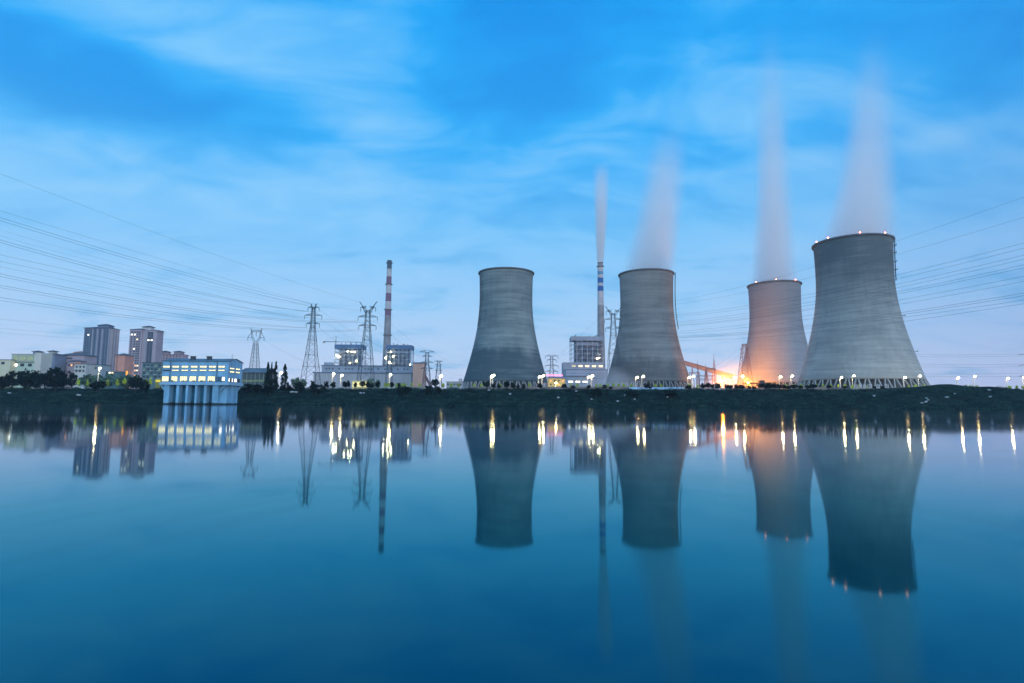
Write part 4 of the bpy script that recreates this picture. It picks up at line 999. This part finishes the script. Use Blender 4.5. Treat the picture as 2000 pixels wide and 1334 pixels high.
MB().box((W/2, 4, H+.15), (W+.8, 9, .3)).build('roof', TRIM, t); block(t, W*.75, W*.95, 2, 6, H+.3, H+2.6, GREY, 'roof_house')
for i in range(5): add_window(t, W*(.1+.2*i), -.08, H-1.8, 1.4, 1.3, GLASS)
a = P(668, 745, 400)
t, W, H = house('yellow_lit_wall', 688, 716, 744, 400, 4, 'bright yellow lit garden pavilion below the second tall pylon', 'pavilion', mat('pavilion wall', (.6, .6, .35), .8, .1))
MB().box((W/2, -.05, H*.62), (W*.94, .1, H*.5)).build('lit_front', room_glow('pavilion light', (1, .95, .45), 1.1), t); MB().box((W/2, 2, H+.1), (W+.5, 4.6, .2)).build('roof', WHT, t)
# canopy at the foot of the third tower
a, c = P(1455, 748.5, 560), P(1507, 746.5, 560)
t = thing('canopy', 'flat topped canopy silhouetted against orange light at the third cooling tower', 'canopy', (a.x, 560, GZ(a.x, 560))); W = c.x-a.x; h = a.z-t.location.z
MB().box((W/2, 4, h), (W, 9, .7)).build('roof', DARK, t)
for i in range(5): MB().box((W*(.06+.22*i), 1, h/2), (.5, .5, h)).build('post', DARK, t)
block(t, W*.6, W*.78, 2, 6, h+.36, h+3.0, DARK, 'roof_house')

# --- substation and conveyor in the orange light
RED = mat('red primer steel', (.40, .17, .15), .7, .2, .4)
a, c = P(1338, 709, 700), P(1436, 737, 660)
t = thing('coal_conveyor', 'inclined conveyor gallery glowing orange right of the second cooling tower', 'conveyor', (c.x, 660, GZ(c.x, 660)))
b = MB(); A_, C_ = a-t.location, c-t.location
b.bar(tuple(A_+(A_-C_)*.3), tuple(C_), 4.5, 4.2); g = b.build('gallery', mat('conveyor cladding', (.60, .42, .36), .8, .2, .2), t)
MB().bar(tuple(A_+(A_-C_)*.3+Vector((0, 0, 2.3))), tuple(C_+Vector((0, 0, 2.3))), 5.0, .4).build('roof', RED, t)
MB().bar(tuple(A_+(A_-C_)*.3+Vector((0, 0, -2.4))), tuple(C_+Vector((0, 0, -2.4))), 4.8, .5).build('girder', RED, t)
for f in (.15, .45, .75):
    q = A_.lerp(C_, f); g0 = GZ(q.x+t.location.x, q.y+660)-t.location.z
    MB().bar((q.x-2.5, q.y, g0), (q.x, q.y, q.z-2.5), .5).bar((q.x+2.5, q.y, g0), (q.x, q.y, q.z-2.5), .5).build('trestle', RED, t)
def aframe(px, py, Y, sp, label, mast=None):
    p = P(px, py, Y); z = GZ(p.x, Y); h = p.z-z
    t = thing('substation_mast', label, 'lattice mast', (p.x, Y, z), 0, 'substation masts')
    b = MB()
    for s in (-1, 1): b.bar((s*sp, 0, -.3), (s*.3, 0, h*.82), .3); b.bar((s*sp*.4, sp, -.3), (s*.3, 0, h*.82), .25)
    for k in range(1, 8): z1, z2 = h*.82*k/9, h*.82*(k+1)/9; w1, w2 = sp+(.3-sp)*k/9, sp+(.3-sp)*(k+1)/9; b.bar((-w1, 0, z1), (w2, 0, z2), .16); b.bar((w1, 0, z1), (-w2, 0, z2), .16)
    b.build('frame', RED, t); MB().tube([(0, 0, h*.8), (0, 0, h)], [.3, .08], 6).build('spike', RED, t)
    return t, h
aframe(1362.5, 704, 600, 1.2, 'thin leftmost mast of the orange lit substation'); aframe(1378, 711, 600, 2.6, 'middle A shaped mast of the orange lit substation'); aframe(1394, 690, 600, 3.4, 'tallest rightmost mast of the orange lit substation')
for i, (x0, x1, y, lb) in enumerate(((1346, 1366, 727, 'short upper'), (1360, 1396, 733, 'middle'), (1378, 1396, 719, 'upper right'), (1366, 1396, 740, 'lowest'))):
    a, c = P(x0, y, 598), P(x1, y, 598)
    t = thing('busbar_gantry', f'{lb} steel busbar gantry of the orange lit substation', 'gantry', (a.x, 598, GZ(a.x, 598)), 0, 'substation gantries'); h = a.z-t.location.z; W = c.x-a.x
    b = MB().bar((0, 0, h), (W, 0, h), .4).bar((0, 0, h-1.4), (W, 0, h-1.4), .25)
    for k in range(8): b.bar((W*k/8, 0, h-1.4 if k % 2 else h), (W*(k+1)/8, 0, h if k % 2 else h-1.4), .2)
    b.build('beam', RED, t)
    for x in (0, W): MB().bar((x, 0, 0), (x, 0, h), .4).build('post', RED, t)
    for k in range(3): MB().tube([(W*(k+.6)/3.2, 0, h-1.4), (W*(k+.6)/3.2, 0, h-3.6)], .22, 6).build('insulator', STEEL, t)

# ------------------------------------------------------------------ pylons
INS = mat('insulator glass', (.05, .10, .12), .3, .1)
ATT = {}
def pylon(key, px, Y, body, arms, label, horns=None, bar=.30, m=None, ins=8, flat=None):
    """body: [(row, half width px)] from foot to top; arms: [(row, half px)]; horns: [(dx px, row)]"""
    m = m or GALV; s = Y/F; c = P(px, 660, Y); z0 = GZ(c.x, Y)
    t = thing('lattice_pylon', label, 'pylon', (c.x, Y, z0), 0, 'lattice pylons')
    hh = lambda row: P(px, row, Y).z-z0
    lv = [(0 if i == 0 else hh(r), w*s) for i, (r, w) in enumerate(body)]
    pan = []
    for (h1, w1), (h2, w2) in zip(lv, lv[1:]):
        n = max(1, round((h2-h1)/max(2.2, (w1+w2)*.95)))
        for k in range(n): pan.append((h1+(h2-h1)*k/n, w1+(w2-w1)*k/n, h1+(h2-h1)*(k+1)/n, w1+(w2-w1)*(k+1)/n, k == n-1))
    b = MB(); cs = ((-1, -1), (1, -1), (1, 1), (-1, 1))
    for h1, w1, h2, w2, last in pan:
        for i in range(4):
            (ax, ay), (bx, by) = cs[i], cs[(i+1) % 4]
            b.bar((ax*w1, ay*w1, h1), (ax*w2, ay*w2, h2), bar)
            b.bar((ax*w1, ay*w1, h1), (bx*w2, by*w2, h2), bar*.55); b.bar((bx*w1, by*w1, h1), (ax*w2, ay*w2, h2), bar*.55)
            if last: b.bar((ax*w2, ay*w2, h2), (bx*w2, by*w2, h2), bar*.7)
    b.build('lattice_body', m, t)
    def wat(h):
        for h1, w1, h2, w2, _ in pan:
            if h1 <= h <= h2: return w1+(w2-w1)*(h-h1)/(h2-h1)
        return lv[-1][1]
    ATT[key] = []
    for row, half in arms:
        h = hh(row); w = wat(min(h, lv[-1][0])); L = half*s; b = MB(); up = min(2.6, L*.22)
        for sd in (-1, 1):
            for d in (-1, 1):
                b.bar((sd*w, d*w, h), (sd*L, 0, h), bar*.8); b.bar((sd*w, d*w, h+up), (sd*L, 0, h), bar*.8)
            for k in range(1, 4):
                f = k/4; b.bar((sd*(w+(L-w)*f), w*(1-f), h), (sd*(w+(L-w)*f), w*(1-f), h+up*(1-f)), bar*.5); b.bar((sd*(w+(L-w)*f), -w*(1-f), h), (sd*(w+(L-w)*f), w*(1-f), h), bar*.5)
        b.build('crossarm', m, t)
        for sd in (-1, 1):
            if ins:
                il = ins*s
                mi = MB().lathe([(.05, 0), (.22, -.1), (.22, -il+.1), (.05, -il)], 6); o = mi.build('insulator', INS, t); o.location = (sd*L, 0, h)
                ATT[key].append(t.location+Vector((sd*L, 0, h-il)))
            else: ATT[key].append(t.location+Vector((sd*L, 0, h)))
    for dx, row in horns or ():
        h = hh(row); w = lv[-1][1]; h0 = lv[-1][0]-1.5; b = MB(); sd = 1 if dx > 0 else -1
        tip = Vector((dx*s, 0, h))
        for d in (-1, 1):
            b.bar((sd*w*.2, d*w, h0), tuple(tip), bar); b.bar((sd*w, d*w, h0-2.2), tuple(tip-Vector((sd*1.0, 0, .3))), bar*.8)
        for k in range(1, 5):
            f = k/5; p1 = Vector((sd*w*.2, 0, h0)).lerp(tip, f); p2 = Vector((sd*w, 0, h0-2.2)).lerp(tip, f); b.bar(tuple(p1), tuple(p2), bar*.6)
        b.build('earth_wire_horn', m, t); ATT[key].append(t.location+tip)
    return t
pylon('A', 610, 470, [(745, 16), (716, 12), (693, 9), (664, 6.5), (640, 4), (600, 2.6)], [(632, 13), (616, 17), (600.5, 11)], 'tall lattice pylon with three arms, left of the left boiler house', [(-6.5, 593), (6.5, 592.5)])
pylon('B', 717, 455, [(748, 15), (700, 10.5), (664, 7), (640, 5), (606, 3.4)], [(636, 17), (619, 19), (601, 15)], 'tall lattice pylon with a wide V shaped head before the turbine hall', [(-18, 589), (18, 588.5)])
pylon('B2', 1198, 560, [(735, 12), (690, 9), (655, 5.5), (630, 4), (612, 3)], [(641, 15), (624, 17), (608, 13.5)], 'lattice pylon with V shaped head just left of the second cooling tower', [(-16, 598), (17, 599.5)], bar=.3)
pylon('D', 835, 640, [(748, 8.5), (724, 5.2), (708, 2.9), (688, 2.9)], [(720, 12), (708, 13), (696, 10), (687.5, 15)], 'squat dark pylon with a flat top arm left of the leftmost cooling tower', bar=.34, ins=0, m=mat('purple grey steel', (.10, .09, .13), .6))
pylon('D2', 858, 760, [(748, 7), (724, 4), (705, 2)], [(724, 7), (713, 7), (706, 9)], 'small distant pylon right of the squat dark pylon', bar=.34, ins=0)
pylon('D3', 1077.5, 700, [(738, 5.5), (714, 2.6), (695, 2.2)], [(725.5, 12), (714.5, 13), (703, 9), (695.5, 12.5)], 'small flat topped pylon right of the leftmost cooling tower', bar=.36, ins=5, m=mat('purple grey steel', (.10, .09, .13), .6))
pylon('E', 1453, 575, [(748, 12.5), (712, 7.5), (690, 5.2), (676, 3.2), (672, 3)], [(699, 9), (683, 9), (673.5, 5)], 'reddish pylon in the orange glow before the third cooling tower', bar=.34, ins=0, m=RED)
pylon('S', 762, 660, [(748, 7), (720, 4.5), (690, 3)], [(700, 7), (691, 7)], 'slim pylon in front of the right boiler house', bar=.32, ins=4)
# cat head pylon above the shed
Y = 520; s = Y/F; c = P(498.5, 690, Y); z0 = GZ(c.x, Y); t = thing('lattice_pylon', 'pylon with a forked cat head above the long shed', 'pylon', (c.x, Y, z0), 0, 'lattice pylons')
q = lambda x, y: ((x-498.5)*s, P(498.5, y, Y).z-z0)
b = MB(); lv = [(0, 8*s), (P(498.5, 718, Y).z-z0, 7*s), (P(498.5, 670, Y).z-z0, 3.4*s)]
for (h1, w1), (h2, w2) in zip(lv, lv[1:]):
    n = 6
    for k in range(n):
        a1, a2 = h1+(h2-h1)*k/n, h1+(h2-h1)*(k+1)/n; v1, v2 = w1+(w2-w1)*k/n, w1+(w2-w1)*(k+1)/n
        for i in range(4):
            (ax, ay), (bx, by) = ((-1, -1), (1, -1), (1, 1), (-1, 1))[i], ((1, -1), (1, 1), (-1, 1), (-1, -1))[i]
            b.bar((ax*v1, ay*v1, a1), (ax*v2, ay*v2, a2), .3); b.bar((ax*v1, ay*v1, a1), (bx*v2, by*v2, a2), .16); b.bar((bx*v1, by*v1, a1), (ax*v2, ay*v2, a2), .16)
b.build('lattice_body', GALV, t)
for sd in (-1, 1):
    b = MB(); pts = [q(498.5+sd*3, 670), q(498.5+sd*8.5, 660), q(498.5+sd*9.5, 647)]; pin = [q(498.5+sd*.5, 668), q(498.5+sd*6, 659), q(498.5+sd*8, 647)]
    for L_ in (pts, pin):
        for (x1, h1), (x2, h2) in zip(L_, L_[1:]): b.bar((x1, 0, h1), (x2, 0, h2), .32)
    for (x1, h1), (x2, h2) in zip(pts, pin): b.bar((x1, 0, h1), (x2, 0, h2), .2)
    ta = q(498.5+sd*16, 659); b.bar((pts[1][0], 0, pts[1][1]), (ta[0], 0, ta[1]), .3); b.bar((pts[2][0], 0, pts[2][1]-1), (ta[0], 0, ta[1]), .3)
    hp = q(498.5+sd*11, 641); b.bar((pts[2][0], 0, pts[2][1]), (hp[0], 0, hp[1]), .4)
    b.build('fork_arm', GALV, t); mi = MB().lathe([(.05, 0), (.25, -.1), (.25, -2.9), (.05, -3)], 6).build('insulator', INS, t); mi.location = (ta[0], 0, ta[1])
xa, ha = q(487.5, 645.5); xc, hc = q(509.5, 645.5); xa2, _ = q(486.5, 647)
b = MB().bar((xa, 0, ha), (xc, 0, hc), .35).bar((xa, 0, ha-1.3), (xc, 0, hc-1.3), .3)
for k in range(8): b.bar((xa+(xc-xa)*k/8, 0, ha if k % 2 else ha-1.3), (xa+(xc-xa)*(k+1)/8, 0, ha-1.3 if k % 2 else ha), .2)
b.build('head_beam', GALV, t); mi = MB().lathe([(.05, 0), (.25, -.1), (.25, -3.9), (.05, -4)], 6).build('insulator', INS, t); mi.location = (0, 0, ha-1.3)

# ------------------------------------------------------------------ power lines
def wire(pa, Ya, pm, pb, Yb, label, group, r=.05):
    """sagging cable through three seen points; it hangs in the vertical plane between its two ends"""
    A, B = P(*pa, Ya), P(*pb, Yb)
    # point of the ground line A-B seen at column pm
    lo, hi = 0., 1.
    def col(f):
        q = A.lerp(B, f); return q.x/q.y
    target = P(*pm, 1000).x/1000; up = col(1) > col(0)
    for _ in range(40):
        md = (lo+hi)/2
        if (col(md) < target) == up: lo = md
        else: hi = md
    f = (lo+hi)/2; q = A.lerp(B, f); zm = P(pm[0], pm[1], q.y).z; sag = (q.z-zm)/max(.05, f*(1-f))
    sag = max(0, sag)
    pts = []
    for i in range(41):
        u = i/40; v = A.lerp(B, u); pts.append((v.x, v.y, v.z-sag*u*(1-u)))
    rr = [r*(.55+.45*p[1]/max(Ya, Yb)) for p in pts]
    o = MB().tube(pts, rr, 5).build('power_line', CABLE)
    return tag(o, label, 'power line', group)
LW = [((-12, 334), (350, 472), (699, 590), 455, .055), ((-12, 408), (350, 516), (604, 593), 470, .055), ((-12, 421), (350, 529), (616, 594), 470, .085), ((-12, 427), (350, 534), (602, 597), 470, .085),
      ((-12, 445), (350, 544), (702, 605), 455, .035), ((-12, 457), (350, 551), (732, 608), 455, .035),
      ((-12, 465), (350, 561), (600, 609), 470, .085), ((-12, 470), (350, 565), (621, 610), 470, .09), ((-12, 495), (350, 574), (593, 624), 470, .065),
      ((-12, 508), (350, 579), (627, 624), 470, .065), ((-12, 518), (350, 588), (699, 627), 455, .05), ((-12, 532), (350, 600), (698, 628), 455, .08), ((-12, 537), (350, 604), (735, 628), 455, .075),
      ((-12, 555), (350, 614), (597, 640), 470, .085), ((-12, 559), (350, 619), (623, 641), 470, .07), ((-12, 579), (350, 628), (700, 644), 455, .08), ((-12, 585), (350, 631.5), (734, 645), 455, .065),
      ((-12, 622), (160, 638.5), (483, 659), 520, .05), ((-12, 640), (160, 654), (498, 665), 520, .045), ((-12, 649), (160, 661), (514, 668), 520, .045)]
for i, (a, m_, b_, Yb, r) in enumerate(LW):
    wire(a, 235 if i < 17 else 300, m_, b_, Yb, f'{ORD[i] if i else "topmost"}{"" if i == 0 else " from top"} of the cables fanning to the left edge', 'power lines at the left', r*.85)
RW = [((1213, 599), (1594, 520), (2014, 380), .06), ((1216, 602), (1745, 499), (2014, 420), .06), ((1214, 616), (1741, 539.5), (2014, 471), .075), ((1212, 618), (1744, 546.5), (2014, 481), .075),
      ((1216, 633), (1744, 557), (2014, 495), .075), ((1214, 634), (1744, 564), (2014, 503), .075), ((1215, 636), (1748, 571), (2014, 514), .075), ((1212, 637), (1748, 575), (2014, 520), .075),
      ((1213, 651), (1751, 587), (2014, 537), .07), ((1212, 652), (1751, 595.5), (2014, 547), .07), ((1213, 654), (1758, 611), (2014, 570), .085), ((1211, 655), (1758, 615), (2014, 575), .085),
      ((1214, 656), (1762, 620), (2014, 584), .075), ((1212, 657), (1764, 628), (2014, 591), .075)]
for i, (a, m_, b_, r) in enumerate(RW):
    wire(a, 560, m_, b_, 190, f'{ORD[i] if i else "topmost"}{"" if i == 0 else " from top"} of the cables passing the rightmost cooling tower', 'power lines at the right', r*.8)
for i, (y0, y1) in enumerate(((690, 692), (694, 696), (708, 712), (713, 717), (727, 730), (731, 736))):
    wire((1700, y0), 700, (1850, (y0+y1)/2+2), (2006, y1-1), 520, f'{ORD[i]} from top of the faint level cables right of the rightmost cooling tower', 'faint level power lines', .075)
for i, (a, Ya, m_, b_, Yb) in enumerate((((624, 604), 470, (700, 655), (832, 695), 640), ((627, 624), 470, (700, 668), (826, 709), 640), ((735, 604), 455, (778, 645), (848, 688), 640), ((735, 628), 455, (780, 668), (846, 709), 640),
                                         ((512, 662), 520, (560, 690), (640, 722), 640), ((623, 640), 470, (690, 690), (758, 722), 660), ((848, 688), 640, (870, 703), (906, 712), 720), ((848, 709), 640, (872, 724), (906, 734), 720),
                                         ((1085, 704), 700, (1105, 690), (1122, 679), 830), ((1182, 610), 560, (1150, 640), (1090, 695), 700), ((1448, 675), 575, (1420, 700), (1394, 716), 600), ((1448, 690), 575, (1420, 712), (1390, 724), 600))):
    wire(a, Ya, m_, b_, Yb, f'thin cable between pylons in the plant yard, {ORD[i]} counted from the left pylon', 'thin cables between the plant pylons', .055)
# pylon arm reaching in at the right edge
t = thing('pylon_arm', 'dark insulator arms of a pylon just beyond the right edge', 'pylon', (P(2010, 740, 520).x, 520, GZ(P(2010, 740, 520).x, 520)))
for y in (692, 713, 734):
    a = P(1990, y+1, 520)-t.location; c = P(2012, y-2, 520)-t.location; MB().bar(tuple(a), tuple(c), .5).build('insulator', INS, t)
hz = P(2012, 690, 520).z-t.location.z
MB().bar((1.0, 0, 0), (1.0, 0, hz+8), 1.2).build('mast', GALV, t)

# ------------------------------------------------------------------ pale stones and litter on the bank
stone = []
for k in range(4):
    rg = random.Random(40+k); m = MB().blob((0, 0, 0), (1, .7, .45), 8, 5); m.v = [(x*rg.uniform(.7, 1.2), y*rg.uniform(.7, 1.2), z*rg.uniform(.7, 1.2)) for x, y, z in m.v]
    stone.append(m.mesh('pale_stone', mat('pale stone', (.55, .60, .62), .9, .3, 1)))
ST = [(20, 770, 'on the far left bank below the tree clump'), (155, 774, 'on the left bank below the wider apartment tower'), (571, 768, 'on the bank below the cypresses'), (579, 768, 'right of the one below the cypresses'),
      (705, 770, 'below the second tall pylon'), (711, 770, 'right of the one below the second tall pylon'), (955, 764, 'below the leftmost cooling tower, near the wall'), (996, 772, 'on the bank below the middle of the leftmost cooling tower'),
      (1090, 779, 'on the bank below the yellow building'), (1125, 766, 'on the bank top below the blue banded chimney'), (1155, 782, 'on the lower bank below the blue banded chimney'), (1220, 774, 'on the bank left of the white low roof'),
      (1206, 786, 'lower on the bank left of the white low roof'), (1239, 782, 'on the bank below the second cooling tower'), (1303, 778, 'on the bank below the right half of the second cooling tower'),
      (1706, 775, 'on the bank below the rightmost cooling tower'), (1808, 780, 'upper one of the group below the right foot of the rightmost tower'), (1811, 783, 'middle one of the group below the right foot of the rightmost tower'),
      (1807, 787, 'lower right one of the group below the right foot of the rightmost tower'), (1799, 789, 'lower left one of the group below the right foot of the rightmost tower'), (1848, 778, 'on the bank below the first far right lamp'),
      (1863, 771, 'higher one on the bank below the first far right lamp'), (1930, 764, 'near the bank top at the far right'), (1932, 777, 'lower on the bank at the far right')]
for i, (px, py, lb) in enumerate(ST):
    lo, hi = 240., 300.
    best = min((abs(P(px, py, Y).z-GZ(P(px, py, Y).x, Y)), Y) for Y in [250+.5*k for k in range(90)])
    Y = best[1]; p = P(px, py, Y); o = link('pale_stone', stone[i % 4]); o.location = (p.x, Y-.6, GZ(p.x, Y)+.55); k = rnd.uniform(.55, 1.0); o.scale = (k*1.3, k, k); o.rotation_euler = (0, 0, rnd.uniform(0, 3))
    tag(o, 'pale stone '+lb, 'stone', 'pale stones on the bank')
# white character board on the bank before the rightmost tower (strokes too small to read in the photo)
GL = [((1672, 755, 7), 'ab'), ((1681, 754, 5), 'c'), ((1689, 755, 6), 'ad'), ((1699, 755, 9), 'abc'), ((1715, 755, 8), 'bd'), ((1732, 755, 8), 'acd')]
a, c = P(1670, 760, 278), P(1738, 760, 278)
t = thing('character_sign', 'row of white standing characters on the bank before the rightmost cooling tower', 'sign', (a.x, 278, GZ(a.x, 278)))
rg = random.Random(9)
for (px, py, wd), _ in GL:
    q = P(px, py+3, 278)-t.location; s = wd*278/F; h = 1.9; m = MB()
    for f in (.08, .5, .92): m.box((q.x-s/2+s*f, 0, q.z+h*.45), (.2, .15, h*rg.uniform(.7, 1)))
    for f in (.15, .55, .95): m.box((q.x, .02, q.z+h*f), (s*rg.uniform(.6, 1), .15, .2))
    m.build('character', WHITE_PAINT, t)
MB().box((c.x/2-a.x/2, .2, P(1700, 759, 278).z-t.location.z-.2), (c.x-a.x, .12, .15)).build('support_rail', DARK, t)

# ------------------------------------------------------------------ haze
HAZE = 0.00010
if HAZE:
    b = MB().box((0, 480, 170), (2600, 1100, 360))
    m, n = new_mat('haze air')
    v = n.n('ShaderNodeVolumePrincipled', Color=(.80, .86, 1.0), Density=HAZE, Anisotropy=.3)
    n.n('ShaderNodeOutputMaterial', Volume=v)
    tag(b.build('haze', m), kind='stuff')
